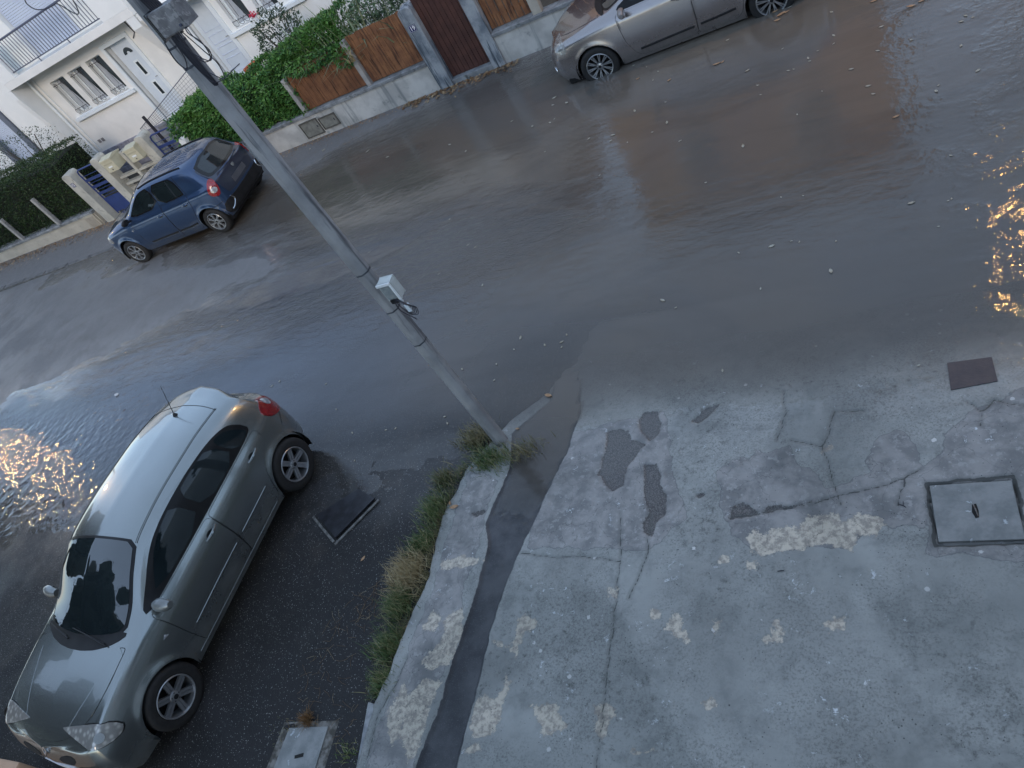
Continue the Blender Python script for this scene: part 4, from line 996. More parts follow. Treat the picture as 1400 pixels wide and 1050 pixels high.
def car_paint(name, c, metal=.55, rough=.32, dirt=.25):
    t = NT(name); p = t.pos(True)
    f = t.noise(900, 1, .5, p); g = t.noise(2.2, 6, .65, p)
    cc = t.mix(t.ramp(f, .3, .7), c, tuple(x * .82 for x in c))
    cc = t.mix(t.math('MULTIPLY', t.ramp(g, .5, .75), dirt), cc, (.12, .11, .10))
    z = t.node('ShaderNodeSeparateXYZ', {0: p}).outputs[2]
    road_film = t.math('MULTIPLY', t.ramp(z, .55, .18), t.ramp(t.noise(5, 6, .6, p), .3, .7))
    cc = t.mix(t.math('MULTIPLY', road_film, .55), cc, (.09, .085, .075))
    return t.set(col=cc, metal=t.fmix(road_film, metal, metal * .3), rough=t.fmix(road_film, rough, .6), coat=1.0, coatr=t.fmix(t.ramp(g, .4, .7), .02, .07))
M_TYRE = simple('tyre_rubber', (.010, .010, .010), (.020, .019, .018), .75, 20, bump=.3, obj=True)
M_RIM = simple('alloy_rim', (.42, .43, .44), (.34, .35, .36), .3, 9, metal=.75, obj=True)
M_CARGLASS = simple('tinted_glass', (.008, .013, .015), (.014, .021, .024), .025, 1.2, spec=.45, obj=True)
M_SCREEN = simple('windscreen_glass', (.010, .015, .017), (.016, .023, .025), .02, 1.5, spec=.8, obj=True); M_SCREEN.node_tree.nodes['Principled BSDF'].inputs['IOR'].default_value = 1.75
M_BLK = simple('black_plastic', (.010, .010, .011), (.017, .017, .018), .5, 12, spec=.3, obj=True)
M_GLOSSBLK = simple('gloss_black', (.008, .008, .009), (.012, .012, .012), .12, 12, obj=True)
M_SURR = simple('window_seal_black', (.006, .006, .007), (.010, .010, .010), .32, 12, spec=.25, obj=True)
M_WELL = simple('wheel_well', (.006, .006, .006), (.010, .010, .010), .95, 12, obj=True)
def lamp_mat(name, a, b, sc_=60, rough=.08, metal=0):
    t = NT(name); p = t.pos(True); v = t.voro(sc_, p); c = t.mix(t.ramp(v, .1, .6), a, b)
    return t.set(col=c, rough=rough, coat=1, coatr=.02, metal=metal, normal=t.bump(v, .4, .004))
M_RED = lamp_mat('red_lens', (.42, .008, .012), (.20, .004, .008), 55)
M_CLEAR = lamp_mat('clear_lens', (.62, .64, .66), (.30, .31, .33), 26, metal=.2)
M_HEAD = lamp_mat('headlamp_lens', (.50, .49, .45), (.24, .235, .22), 20, metal=.2)
M_CHROME = simple('bright_chrome', (.62, .64, .66), (.5, .52, .54), .12, 6, metal=.95, obj=True)

LN_Y = None
class Car:
    """body grown from feature lines; car frame: x forward, y to its left, z up, origin on the ground midway between the axles"""
    def __init__(s, name, S, lines, axles, arch, halfw, paint, flare=.014):
        # lines: list of arrays (nst,3) from sill to centre line
        s.root = empty(name); s.paint = paint
        L = np.array(lines, float)                    # (nl, nst, 3)
        nl, ns, _ = L.shape; u = np.arange(ns, dtype=float)
        # sample stations: uniform + refined near arches
        us = list(np.linspace(0, ns - 1, (ns - 1) * 9 + 1))
        xs_of_u = pchip_eval(u, L[1][:, 0], np.linspace(0, ns - 1, 2000))
        ug = np.linspace(0, ns - 1, 2000)
        for ax in axles:
            for a in np.linspace(-math.pi / 2, math.pi / 2, 41):
                tx = ax + (arch) * math.sin(a)
                us.append(np.interp(-tx, -xs_of_u, ug))
            for e in (-.004, .004): us += [np.interp(-(ax + arch + e), -xs_of_u, ug), np.interp(-(ax - arch - e), -xs_of_u, ug)]
        us = np.array(sorted(us)); us = us[np.insert(np.diff(us) > 1e-4, 0, True)]
        Lu = np.stack([pchip_eval(u, L[k], us) for k in range(nl)], 0)   # (nl, nu, 3)
        vk = np.arange(nl, dtype=float); NV = (nl - 1) * 6 + 1
        vt = np.linspace(0, nl - 1, 600); verts = []
        for i in range(len(us)):
            sec = pchip_eval(vk, Lu[:, i, :], vt)
            v0 = 0.0
            for ax in axles:
                low = sec[vt < 3.6]
                dx = low[:, 0] - ax; m_ = (np.abs(dx) < arch)
                za = np.where(m_, s_arch(dx, arch), -1)
                bel = np.where(m_ & (low[:, 2] < za))[0]
                if len(bel): v0 = max(v0, vt[bel[-1]])
            # keep feature rows: remap [v0, nl-1] so that above row 4 nothing moves
            base = np.linspace(0, nl - 1, NV)
            vv = np.where(base < 4, v0 + base * (4 - v0) / 4, base) if v0 < 3.9 else base
            row = pchip_eval(vk, Lu[:, i, :], vv)
            for ax in axles:
                r_ = np.hypot(row[:, 0] - ax, row[:, 2] - .31)
                row[:, 1] += np.where((row[:, 2] < .9) & (row[:, 1] > .2), flare * np.exp(-((r_ - arch) / .045) ** 2), 0)
            verts.append(row)
        A = np.array(verts); nu, nv, _ = A.shape
        Bm = A.copy(); Bm[:, :, 1] *= -1
        V = np.concatenate([A.reshape(-1, 3), Bm.reshape(-1, 3)]); F = grid_faces(nu, nv)
        F = np.concatenate([F[:, ::-1], F + nu * nv])
        o = mesh_obj('body', V, F.tolist(), paint, s.root)
        bm = bmesh.new(); bm.from_mesh(o.data); bmesh.ops.remove_doubles(bm, verts=bm.verts, dist=.0006); bmesh.ops.recalc_face_normals(bm, faces=bm.faces)
        # flip if inward
        c = max(bm.faces, key=lambda f: f.calc_center_median().z)
        if c.normal.z < 0: bmesh.ops.reverse_faces(bm, faces=bm.faces)
        bm.to_mesh(o.data); s.bvh = BVHTree.FromBMesh(bm); bm.free()
        o.data.polygons.foreach_set('use_smooth', [True] * len(o.data.polygons)); s.body = o
        # dark inside: floor, wells
        m = MB(); xa, xb = L[0][:, 0].min() + .08, L[0][:, 0].max() - .08
        m.box(xa + .1, xb - .1, -halfw * .86, halfw * .86, .17, .24)
        for ax in axles:
            for sg in (-1, 1):
                pr = [(ax + (arch + .03) * math.cos(a), .31 + (arch + .03) * math.sin(a)) for a in np.linspace(-.3, math.pi + .3, 18)]
                yo, yi = sg * (halfw - .035), sg * (halfw - .34)
                vs = [(p_[0], yo, p_[1]) for p_ in pr] + [(p_[0], yi, p_[1]) for p_ in pr]; k = len(pr)
                m.add(vs, [(i, i + 1, k + i + 1, k + i) for i in range(k - 1)]); m.add([(p_[0], yi, p_[1]) for p_ in pr], [tuple(range(k))])
        m.build('underbody', M_WELL, s.root, fix=False)
    def cast(s, O, D):
        h = s.bvh.ray_cast(Vector(O), Vector(D)); return h if h[0] is not None else None
    def _map(s, view, sgn, a, b):
        """view: side (a=x,b=z), top (a=x,b=y), front (a=y,b=z), rear, or ('obl', yaw): a across, b=z"""
        if view == 'side': O, D = (a, sgn * 2, b), (0, -sgn, 0)
        elif view == 'top': O, D = (a, sgn * b, 3), (0, 0, -1)
        elif view == 'front': O, D = (4, sgn * a, b), (-1, 0, 0)
        elif view == 'rear': O, D = (-4, sgn * a, b), (1, 0, 0)
        else:
            yaw, pit = R(view[1]), R(view[2]) if len(view) > 2 else 0
            D0 = Vector((-math.cos(yaw) * math.cos(pit), -math.sin(yaw) * math.cos(pit), -math.sin(pit)))
            ac = Vector((-math.sin(yaw), math.cos(yaw), 0)); up = D0.cross(ac); up = -up if up.z < 0 else up
            base = Vector(view[3]) if len(view) > 3 else Vector((0, 0, 0))
            P = base + ac * a + up * b - D0 * 4; O = (P.x, sgn * P.y, P.z); D = (D0.x, sgn * D0.y, D0.z)
        return s.cast(O, D)
    def patch(s, name, poly, view, off, mat, parent=None, sgn=1, nx=26, ny=10, round_=2, horiz=True, cut=9, smooth=True):
        P = [Vector((p[0], p[1])) for p in poly]
        for _ in range(round_):
            Q = []
            for i in range(len(P)):
                a, b = P[i], P[(i + 1) % len(P)]; kk = min(.25, cut / max((b - a).length, 1e-6)); Q += [a.lerp(b, kk), a.lerp(b, 1 - kk)]
            P = Q
        k = 0 if horiz else 1
        lo = min(p[k] for p in P); hi = max(p[k] for p in P); n = len(P)
        ts = np.linspace(0, 1, nx + 1); ts = .5 - .5 * np.cos(ts * math.pi) * (1) if round_ else ts
        ts = .5 * ts + .5 * np.linspace(0, 1, nx + 1)
        rows = []
        for t_ in ts:
            c = lo + (hi - lo) * min(max(t_, 1e-4), 1 - 1e-4); hits = []
            for i in range(n):
                a, b = P[i], P[(i + 1) % n]
                if (a[k] <= c) != (b[k] <= c): hits.append(a[1 - k] + (c - a[k]) / (b[k] - a[k]) * (b[1 - k] - a[1 - k]))
            if len(hits) < 2: continue
            h0, h1 = min(hits), max(hits); row = []
            for j in range(ny + 1):
                q = h0 + (h1 - h0) * j / ny; a, b = (c, q) if horiz else (q, c)
                h = s._map(view, sgn, a, b); row.append(h)
            rows.append(row)
        V = []; ok = []
        for row in rows:
            r2 = []
            good = [h for h in row if h]
            if len(good) < 2: continue
            last = good[0]
            for h in row:
                if h: last = h
                r2.append(last[0] + last[1] * off)
            V.append(r2)
        nu = len(V); nv = ny + 1
        if nu < 2: print('patch failed', name); return None
        W = [tuple(p) for r_ in V for p in r_]; F = grid_faces(nu, nv).tolist()
        # skirt down to the body so that the panel has thickness
        ring = [i * nv for i in range(nu)] + [(nu - 1) * nv + j for j in range(1, nv)] + [i * nv + nv - 1 for i in range(nu - 2, -1, -1)] + [j for j in range(nv - 2, 0, -1)]
        cen = sum((Vector(w) for w in W), Vector()) / len(W)
        nb = len(W); D = [None] * len(ring)
        # inward direction: from normals
        Nn = [h[1] for row in rows for h in row if h]; nav = sum(Nn, Vector()).normalized()
        for w in ring: W.append(tuple(Vector(W[w]) - nav * (off + .006)))
        F += [(ring[i], ring[(i + 1) % len(ring)], nb + (i + 1) % len(ring), nb + i) for i in range(len(ring))]
        o = mesh_obj(name, W, F, mat, parent or s.root)
        bm = bmesh.new(); bm.from_mesh(o.data); bmesh.ops.recalc_face_normals(bm, faces=bm.faces); bm.faces.ensure_lookup_table()
        f = bm.faces[(nu // 2) * (nv - 1) + (nv - 1) // 2]
        if f.normal.dot(nav) < 0: bmesh.ops.reverse_faces(bm, faces=bm.faces)
        bm.to_mesh(o.data); bm.free()
        if smooth: o.data.polygons.foreach_set('use_smooth', [True] * len(o.data.polygons)); o.data.set_sharp_from_angle(angle=R(35))
        return o
    def line(s, name, pts, view, r, mat, parent=None, sgn=1, off=.001, n=6, closed=False, sub=8):
        P = spline([(p[0], p[1], 0) for p in pts], sub, closed); Q = []
        for p_ in P:
            h = s._map(view, sgn, p_.x, p_.y)
            if h: Q.append(h[0] + h[1] * off)
        if len(Q) < 2: return None
        return MB().tube(Q, r, n, closed=closed).build(name, mat, parent or s.root, smooth=True)
    def seam(s, name, poly, view, r, mat, sgn=1, off=0.0):
        P = [Vector((p[0], p[1])) for p in poly]
        for _ in range(2):
            Q = []
            for i in range(len(P)):
                a, b = P[i], P[(i + 1) % len(P)]; L = (b - a).length; k = min(.25, .03 / max(L, 1e-6)); Q += [a.lerp(b, k), a.lerp(b, 1 - k)]
            P = Q
        D = []
        for i in range(len(P)):
            a, b = P[i], P[(i + 1) % len(P)]; n_ = max(1, int((b - a).length / .025)); D += [a.lerp(b, j / n_) for j in range(n_)]
        V_ = []
        for p_ in D:
            h = s._map(view, sgn, p_.x, p_.y)
            if h: V_.append(h[0] + h[1] * off)
        return MB().tube(V_, r, 6, closed=True).build(name, mat, s.root, smooth=True)
    def pt(s, view, a, b, sgn=1, off=0):
        h = s._map(view, sgn, a, b); return (h[0] + h[1] * off, h[1])
def s_arch(dx, Rr): return .31 + np.sqrt(np.maximum(Rr * Rr - dx * dx, 0)) * 1.0

def wheel_meshes(r_t, r_r, w, kind):
    """tyre, rim, spokes in a frame: axis = y, outside = +y, centre at origin"""
    out = {}
    m = MB(); hw = w / 2
    m.lathe([(r_r, hw - .012), (r_r + .008, hw - .002), (r_t - .055, hw + .002), (r_t - .022, hw - .006), (r_t - .004, hw - .03), (r_t, 0), (r_t - .004, -hw + .03), (r_t - .04, -hw), (r_r, -hw)], 48, 'y')
    t = m.build('tyre', M_TYRE, None, smooth=True)
    m = MB(); m.lathe([(r_r + .001, hw - .004), (r_r - .006, hw + .001), (r_r - .016, hw - .004), (r_r - .022, hw - .04), (r_r - .03, -hw + .02)], 48, 'y')
    rim = m.build('rim', M_RIM, None, smooth=True)
    m = MB(); m.lathe([(0, -.02), (r_r - .02, -.02)], 24, 'y'); m.lathe([(.0, .0), (.12, .0), (.13, -.01)], 20, 'y', (0, -.01, 0)); br = m.build('brake_disc', M_WELL, None)
    sp = []
    yf = hw - .012
    def bar(a0, ra, rb, wa, wb, ya, yb, th=.02, sk=0.0):
        m = MB(); c, s_ = math.cos(a0), math.sin(a0)
        def P(r, t_, y): return (c * r - s_ * t_, y, s_ * r + c * t_)
        vs = [P(ra, -wa, ya), P(ra, wa, ya), P(rb, wb + sk, yb), P(rb, -wb + sk, yb), P(ra, -wa * 1.1, ya - th), P(ra, wa * 1.1, ya - th), P(rb, wb * 1.1 + sk, yb - th), P(rb, -wb * 1.1 + sk, yb - th)]
        m.add(vs, [(0, 1, 2, 3), (7, 6, 5, 4), (0, 4, 5, 1), (1, 5, 6, 2), (2, 6, 7, 3), (3, 7, 4, 0)]); return m
    if kind == 'six':
        for k in range(6):
            a = 2 * math.pi * k / 6 + .3; m = MB()
            for sd_ in (-1, 1):
                b = bar(a, .045, r_r - .010, .012, .015, yf - .012, yf - .004, .03, 0)
                off = Vector((-math.sin(a), 0, math.cos(a))) * (.0165 * sd_)
                m.add([Vector(v) + off for v in b.v], b.f)
            b = bar(a, .05, r_r - .014, .007, .008, yf - .020, yf - .014, .02); m.add(b.v, b.f)
            sp.append(m.build('spoke', M_RIM, None))
    elif kind == 'seven':
        for k in range(7):
            a = 2 * math.pi * k / 7 + .2; m = MB()
            b = bar(a, .04, .105, .020, .019, yf + .0, yf + .002, .03); m.add(b.v, b.f)
            for sd_ in (-1, 1):
                b = bar(a, .10, r_r - .010, .012, .011, yf + .001, yf - .004, .03, sd_ * .027); m.add(b.v, b.f)
            b = bar(a, .10, r_r - .06, .016, .020, yf - .0, yf - .002, .03); m.add(b.v, b.f)
            sp.append(m.build('spoke', M_RIM, None))
    else:
        for k in range(10):
            a = 2 * math.pi * k / 10 + .1; m = MB()
            for sd_ in (-1, 1):
                b = bar(a, .04, r_r - .010, .007, .0075, yf - .012, yf - .002, .02, sd_ * .018); m.add(b.v, b.f)
            sp.append(m.build('spoke', M_RIM, None))
    m = MB(); m.lathe([(0, yf + .004), (.030, yf + .003), (.052, yf - .004), (.060, yf - .018), (.06, yf - .04)], 20, 'y'); hub = m.build('hub', M_RIM, None, smooth=True)
    m = MB(); m.lathe([(0, yf + .0065), (.020, yf + .0055), (.026, yf + .003)], 16, 'y'); cap = m.build('hub_cap', M_BLK, None)
    m = MB()
    for k in range(5):
        a = 2 * math.pi * k / 5; m.lathe([(0, yf + .001), (.007, yf + .0), (.007, yf - .012)], 8, 'y', (.041 * math.cos(a), 0, .041 * math.sin(a)))
    bolts = m.build('wheel_bolts', M_BLK, None)
    return [t, rim, br, hub, cap, bolts] + sp

def add_wheels(car, ax, track, rt, rr, w, kind, steer=0.0):
    prot = wheel_meshes(rt, rr, w, kind)
    for (x, sg) in ((ax[0], 1), (ax[0], -1), (ax[1], 1), (ax[1], -1)):
        r = empty('wheel', (x, sg * track, rt), 0 if sg > 0 else math.pi); r.parent = car.root
        r.rotation_euler = (0, random.uniform(0, 2) , (0 if sg > 0 else math.pi) + (steer if x > 0 else 0))
        for o in prot:
            c = o.copy(); col.objects.link(c); c.parent = r
    for o in prot: bpy.data.objects.remove(o)

def diamond(s, parent, P, N, size, mat, name='emblem'):
    """hollow upright rhombus badge"""
    N = N.normalized(); u = Vector((0, 1, 0)); u = (u - N * u.dot(N)).normalized(); v = N.cross(u)
    if v.z < 0: v = -v
    V = []; 
    for k, (a, b) in enumerate([(0, 1), (.72, 0), (0, -1), (-.72, 0)]):
        for q in (1, .55):
            for d in (0, .008): V.append(P + (u * a + v * b) * size * q + N * d)
    F = []
    for k in range(4):
        j = (k + 1) % 4; a = 4 * k; b = 4 * j
        F += [(a + 1, b + 1, b + 3, a + 3), (a, b, b + 1, a + 1), (a + 2, a + 3, b + 3, b + 2)]
    return MB().add(V, F).build(name, mat, parent)

def mirror(car, x, y, z, mat, sgn=1, size=1.0):
    r = empty('mirror', (x, sgn * y, z)); r.parent = car.root
    m = MB(); rows = []
    K = 9; n = 14
    V = []
    for i in range(K):
        u = i / (K - 1); yy_ = (-.02 + .22 * u) * size; sc_ = math.sin(math.pi * (.12 + .80 * u)) ** .6
        for k in range(n):
            a = 2 * math.pi * k / n; rx, rz = .062 * sc_ * size, .070 * sc_ * size
            xx_ = rx * math.cos(a); xx_ = max(xx_, -.04 * size)
            V.append((xx_ - .02 * u, sgn * yy_, rz * math.sin(a) + .01 * u))
    F = [(i * n + k, i * n + (k + 1) % n, (i + 1) * n + (k + 1) % n, (i + 1) * n + k) for i in range(K - 1) for k in range(n)] + [tuple(range(n)), tuple((K - 1) * n + k for k in range(n))]
    m.add(V, F); m.build('mirror_housing', mat, r, smooth=True)
    MB().tube([(.0, sgn * -.075, -.055), (0, sgn * .02, -.03)], .024, 8).build('mirror_arm', M_BLK, r)
    MB().box(-.047 * size, -.0405 * size, min(sgn * .03, sgn * .16), max(sgn * .03, sgn * .16), -.045, .05).build('mirror_glass', M_CARGLASS, r)
    return r

def handle(car, x, z, mat, sgn=1, parent=None, L=.19):
    r = empty('handle'); r.parent = parent or car.root
    P, N = car.pt('side', x, z, sgn); 
    m = MB(); pts = [(x + L / 2 - L * i / 8, z + .010 * (i / 8 - .5)) for i in range(9)]
    Q = []
    for i, (a, b) in enumerate(pts):
        h = car.pt('side', a, b, sgn); Q.append(h[0] + h[1] * (.008 + .026 * math.sin(math.pi * i / 8)))
    rad = [.010 + .009 * math.sin(math.pi * min(1, i / 8)) for i in range(9)]
    # no third level under a door: join grip as the handle itself
    bpy.data.objects.remove(r)
    o = m.tube(Q, rad, 8).build('handle', mat, parent or car.root, smooth=True)
    return o
def recess(car, x, z, sgn=1, parent=None, rx=.055, rz=.036):
    poly = [(x + rx * math.cos(a), z + rz * math.sin(a)) for a in np.linspace(0, 2 * math.pi, 11)[:-1]]
    return car.patch('handle_recess', poly, 'side', .0045, M_GLOSSBLK, parent, sgn, 10, 4, 1)

# ---- feature lines ----
def build_lines(X, wf, hw, zl, endx, top, belt_z, belt_y=.90):
    """X: station x for the lower lines; wf: plan width factor; zl: heights of lines 0..3 (arrays or floats); endx: pull-in of the line ends;
    top: dict with lists x5,z5,y5 (rail) and x7,z7 (centre)"""
    X = np.array(X, float); wf = np.array(wf, float); n = len(X); F_, B_ = X[0], X[-1]
    def pull(d):
        f = np.clip((X - (F_ - .6)) / .6, 0, 1) ** 2; b = np.clip(((B_ + .6) - X) / .6, 0, 1) ** 2
        return X - d[0] * f + d[1] * b
    yk = (.915, .975, 1.0, .975); L = []
    for k in range(4): L.append(np.stack([pull(endx[k]), wf * hw * yk[k], np.broadcast_to(np.array(zl[k], float), (n,))], -1))
    x4 = pull(endx[4]); L.append(np.stack([x4, wf * hw * belt_y, np.array(belt_z, float)], -1))
    x5 = np.array(top['x5']); y5 = np.array(top['y5']); z5 = np.array(top['z5']); x7 = np.array(top['x7']); z7 = np.array(top['z7'])
    L.append(np.stack([x5, y5, z5], -1))
    L.append(np.stack([x5 * .35 + x7 * .65, y5 * .52, z5 * .22 + z7 * .78], -1))
    L.append(np.stack([x7, 0 * x7, z7], -1))
    return L

# ---------------- silver green hatchback (nearest) ----------------
HW = .888
X  = [2.115, 2.075, 1.95, 1.72, 1.3125, .95, .70, .35, .0, -.45, -.90, -1.3125, -1.56, -1.65, -1.77, -1.88, -1.95, -1.965]
wf = [0, .68, .94, .975, .995, 1, 1, 1, 1, 1, 1, .99, .96, .935, .87, .74, .46, 0]
zl = [[.21,.21,.20,.19,.19,.19,.19,.19,.19,.19,.19,.19,.20,.21,.22,.23,.24,.24], [.36]*18, [.56,.56,.56,.57,.58,.58,.585,.59,.595,.60,.605,.61,.61,.61,.61,.61,.61,.61],
      [.66,.67,.70,.74,.79,.82,.835,.85,.86,.865,.87,.88,.885,.88,.87,.85,.84,.84]]
belt = [.715,.735,.785,.845,.905,.935,.94,.955,.965,.975,.985,1.0,1.0,.995,.98,.94,.92,.915]
top = dict(x5=[2.02,1.98,1.85,1.64,1.27,1.0,.78,.44,.10,-.42,-.88,-1.22,-1.45,-1.58,-1.69,-1.83,-1.92,-1.935],
           y5=[0,.40,.68,.72,.74,.745,.72,.69,.665,.66,.655,.645,.63,.61,.64,.60,.38,0],
           z5=[.74,.755,.81,.87,.94,.975,1.04,1.22,1.335,1.368,1.365,1.34,1.308,1.275,1.04,.965,.945,.94],
           x7=[2.04,2.0,1.89,1.69,1.33,1.12,.90,.56,.24,-.36,-.90,-1.28,-1.55,-1.76,-1.745,-1.87,-1.935,-1.95],
           z7=[.75,.765,.82,.88,.95,.985,1.10,1.30,1.415,1.457,1.45,1.415,1.375,1.335,1.06,.985,.955,.95])
LNS = build_lines(X, wf, HW, zl, [(.10, .06), (0, 0), (.01, .0), (.05, .02), (.09, .03)], top, belt, .925)
P_A = car_paint('silver_green_paint', (.295, .318, .31), .85, .25, .15)
ca = Car('parked_car', X, LNS, (1.3125, -1.3125), .355, HW, P_A, .020)
rt = ca.root; tag(rt, 'silver green five door hatchback parked nose down in the bottom left, closest car', 'car')
M_SEAM = simple('panel_seam', (.006, .006, .006), (.01, .01, .01), .9, 5)
# windscreen: black surround then glass
sc_poly = [(1.10, 0), (1.06, .42), (.985, .66), (.80, .665), (.48, .635), (.20, .595), (.27, .30), (.295, 0)]
full = [(a, b) for a, b in sc_poly] + [(a, -b) for a, b in sc_poly[-2:0:-1]]
ca.patch('windscreen_surround', full, 'top', .004, M_SURR, nx=40, ny=40, round_=1)
sh_ = lambda pts, k, cx: [((a - cx) * k + cx, b * (k + .01)) for a, b in pts]
ws = ca.patch('windscreen', sh_(full, .94, .66), 'top', .008, M_SCREEN, nx=40, ny=40, round_=1)
# cowl with wipers
cowl = [(1.22, 0), (1.17, .40), (1.03, .67), (.99, .66), (1.05, .42), (1.09, 0)]
cw = ca.patch('cowl', [(a, b) for a, b in cowl[:3]] + [(.97, .67), (1.02, .42), (1.06, 0), (1.02, -.42), (.97, -.67)] + [(a, -b) for a, b in cowl[2:0:-1]], 'top', .0055, M_BLK, nx=24, ny=30, round_=1, horiz=False)
for k, (p0, p1) in enumerate([((1.13, .48), (1.02, -.12)), ((1.12, -.18), (1.0, -.62))]):
    a0 = ca.pt('top', *p0, off=.02)[0]; a1 = ca.pt('top', *p1, off=.026)[0]
    w_ = empty('wiper'); w_.parent = rt
    MB().tube([a0, (a0 * .45 + a1 * .55) + Vector((0, 0, .02))], .008, 6).build('arm', M_BLK, w_)
    q0 = ca.pt('top', p0[0] - .02, p0[1] - .04, off=.018)[0]; MB().tube([q0, (q0 + a1) / 2 + Vector((0, 0, .01)), a1], .006, 6).build('blade', M_BLK, w_)
# bonnet
hood = [(1.98, 0), (1.955, .26), (1.87, .50), (1.68, .67), (1.40, .735), (1.10, .75), (1.17, .42), (1.225, 0)]
hd = ca.patch('bonnet', [(a, b) for a, b in hood] + [(a, -b) for a, b in hood[-2:0:-1]], 'top', .004, P_A, nx=36, ny=40, round_=1)
ca.seam('bonnet_seam', [(a, b) for a, b in hood] + [(a, -b) for a, b in hood[-2:0:-1]], 'top', .0035, M_SEAM)
ca.line('hood_crease', [(1.86, .36), (1.55, .50), (1.22, .60)], 'top', .004, P_A, sgn=1, off=.002); ca.line('hood_crease', [(1.86, .36), (1.55, .50), (1.22, .60)], 'top', .004, P_A, sgn=-1, off=.002)
# side glass
dlo = [(.88, .955), (.62, 1.08), (.32, 1.235), (.08, 1.305), (-.35, 1.335), (-.80, 1.325), (-1.05, 1.29), (-1.22, 1.235), (-1.30, 1.14), (-1.345, 1.03), (-1.24, 1.0), (-.6, .98), (.2, .965)]
gl_f = [(.60, .990), (.42, 1.13), (.22, 1.235), (.04, 1.28), (-.20, 1.305), (-.27, .995)]
gl_r = [(-.37, 1.000), (-.31, 1.305), (-.60, 1.308), (-.90, 1.29), (-1.0, 1.012)]
gl_q = [(-1.03, 1.018), (-.95, 1.28), (-1.10, 1.25), (-1.20, 1.18), (-1.29, 1.05), (-1.25, 1.02)]
doors = {}
for sg in (1, -1):
    lab = 'front_door'
    dF = [(.80, .945), (.78, .80), (.77, .55), (.74, .30), (.70, .235), (-.24, .235), (-.265, .5), (-.265, .955)]
    dR = [(-.275, .955), (-.275, .5), (-.25, .235), (-.86, .235), (-.93, .33), (-.965, .50), (-1.05, .66), (-1.22, .78), (-1.335, .86), (-1.345, .985)]
    o1 = ca.patch('door', dF, 'side', .004, P_A, sgn=sg, nx=44, ny=26, round_=2, cut=.03); o2 = ca.patch('door', dR, 'side', .004, P_A, sgn=sg, nx=44, ny=26, round_=2, cut=.03)
    for d_ in (dF, dR): ca.seam('door_seam', d_, 'side', .0040, M_SEAM, sgn=sg)
    ca.patch('window_surround', dlo, 'side', .006, M_SURR, sgn=sg, nx=50, ny=14, round_=2)
    ca.patch('side_window', gl_f, 'side', .009, M_CARGLASS, sgn=sg, nx=26, ny=10, round_=1)
    ca.patch('side_window', gl_r, 'side', .009, M_CARGLASS, sgn=sg, nx=26, ny=10, round_=1)
    ca.patch('quarter_window', gl_q, 'side', .009, M_CARGLASS, sgn=sg, nx=14, ny=10, round_=1)
    for (hx, hz_), o_ in (((-.13, .845), o1), ((-1.06, .86), o2)):
        recess(ca, hx - .0, hz_ - .0, sg, o_); handle(ca, hx - .01, hz_, P_A, sg, o_)
    ca.line('side_moulding', [(.66, .50), (.2, .515), (-.20, .52)], 'side', .007, P_A, sgn=sg, off=.004, parent=o1); ca.line('side_moulding', [(-.33, .525), (-.62, .53), (-.88, .535)], 'side', .007, P_A, sgn=sg, off=.004, parent=o2)
    ca.line('sill_strip', [(.86, .265), (0, .265), (-.85, .27)], 'side', .006, P_A, sgn=sg, off=.004)
    # roof gutter, spoiler cut
    ca.line('roof_gutter', [(.24, .60), (-.3, .585), (-.9, .575), (-1.38, .56)], 'top', .0038, M_SEAM, sgn=sg, off=.0005); ca.line('roof_gutter', [(.24, .582), (-.3, .567), (-.9, .557), (-1.38, .542)], 'top', .0030, M_SEAM, sgn=sg, off=.0003)
    # head lamp, wrapping the corner
    hl = [(1.88, .575), (1.98, .60), (2.04, .665)]
    v_ = ('obl', 42, 28, (1.75, .62, .72))
    hp_ = [(.235, -.065), (.17, .05), (-.03, .105), (-.27, .165), (-.31, .170), (-.20, .075), (-.06, -.055), (.10, -.135), (.20, -.135)]
    hp_ = [(-a, b) for a, b in hp_]
    hp_ = [(-a, b) for a, b in hp_]
    hb_ = ca.patch('headlight', [(a * 1.06, b * 1.08) for a, b in hp_], v_, .002, M_GLOSSBLK, sgn=sg, nx=24, ny=12, round_=1)
    ca.patch('lens', hp_, v_, .008, M_HEAD, hb_, sg, 24, 12, 1)
    P0, N0 = ca.pt(v_, .08, -.03, sg, .004)
    m = MB(); u_ = N0.orthogonal().normalized(); w_ = N0.cross(u_)
    m.add([P0 + N0 * .014] + [P0 + N0 * .007 + (u_ * math.cos(a) + w_ * math.sin(a)) * .045 for a in np.linspace(0, 2 * math.pi, 17)[:-1]], [(0, k + 1, (k + 1) % 16 + 1) for k in range(16)]); m.build('lamp_bowl', M_CHROME, hb_, smooth=True)
    # grille halves
    gpoly = [(.16, .655), (.40, .715), (.47, .665), (.36, .585), (.20, .585)]
    ca.patch('grille', [(a, b - .01) for a, b in gpoly], 'front', .004, M_WELL, sgn=sg, nx=16, ny=6, round_=1)
    ca.line('bumper_strip', [(.30, .43), (.60, .47), (.74, .53)], 'front', .009, P_A, sgn=sg, off=.004)
    # tail lamp high on the bustle
    v2 = ('obl', 128, 25, (-1.67, .66, .86))
    tl = [(-.19, .11), (.04, .155), (.17, .10), (.16, -.05), (.10, -.16), (-.03, -.13), (-.16, -.04)]
    tb = ca.patch('tail_light', tl, v2, .010, M_RED, sgn=sg, nx=18, ny=12, round_=2)
    ca.patch('reversing_lens', [(-.02, .10), (.06, .105), (.085, .03), (.03, -.02), (-.02, .02)], v2, .014, M_CLEAR, tb, sg, 10, 6, 1)
    ca.line('bumper_seam', [(-1.62, .70), (-1.70, .755), (-1.80, .79)], 'side', .004, M_SEAM, sgn=sg, off=.0)
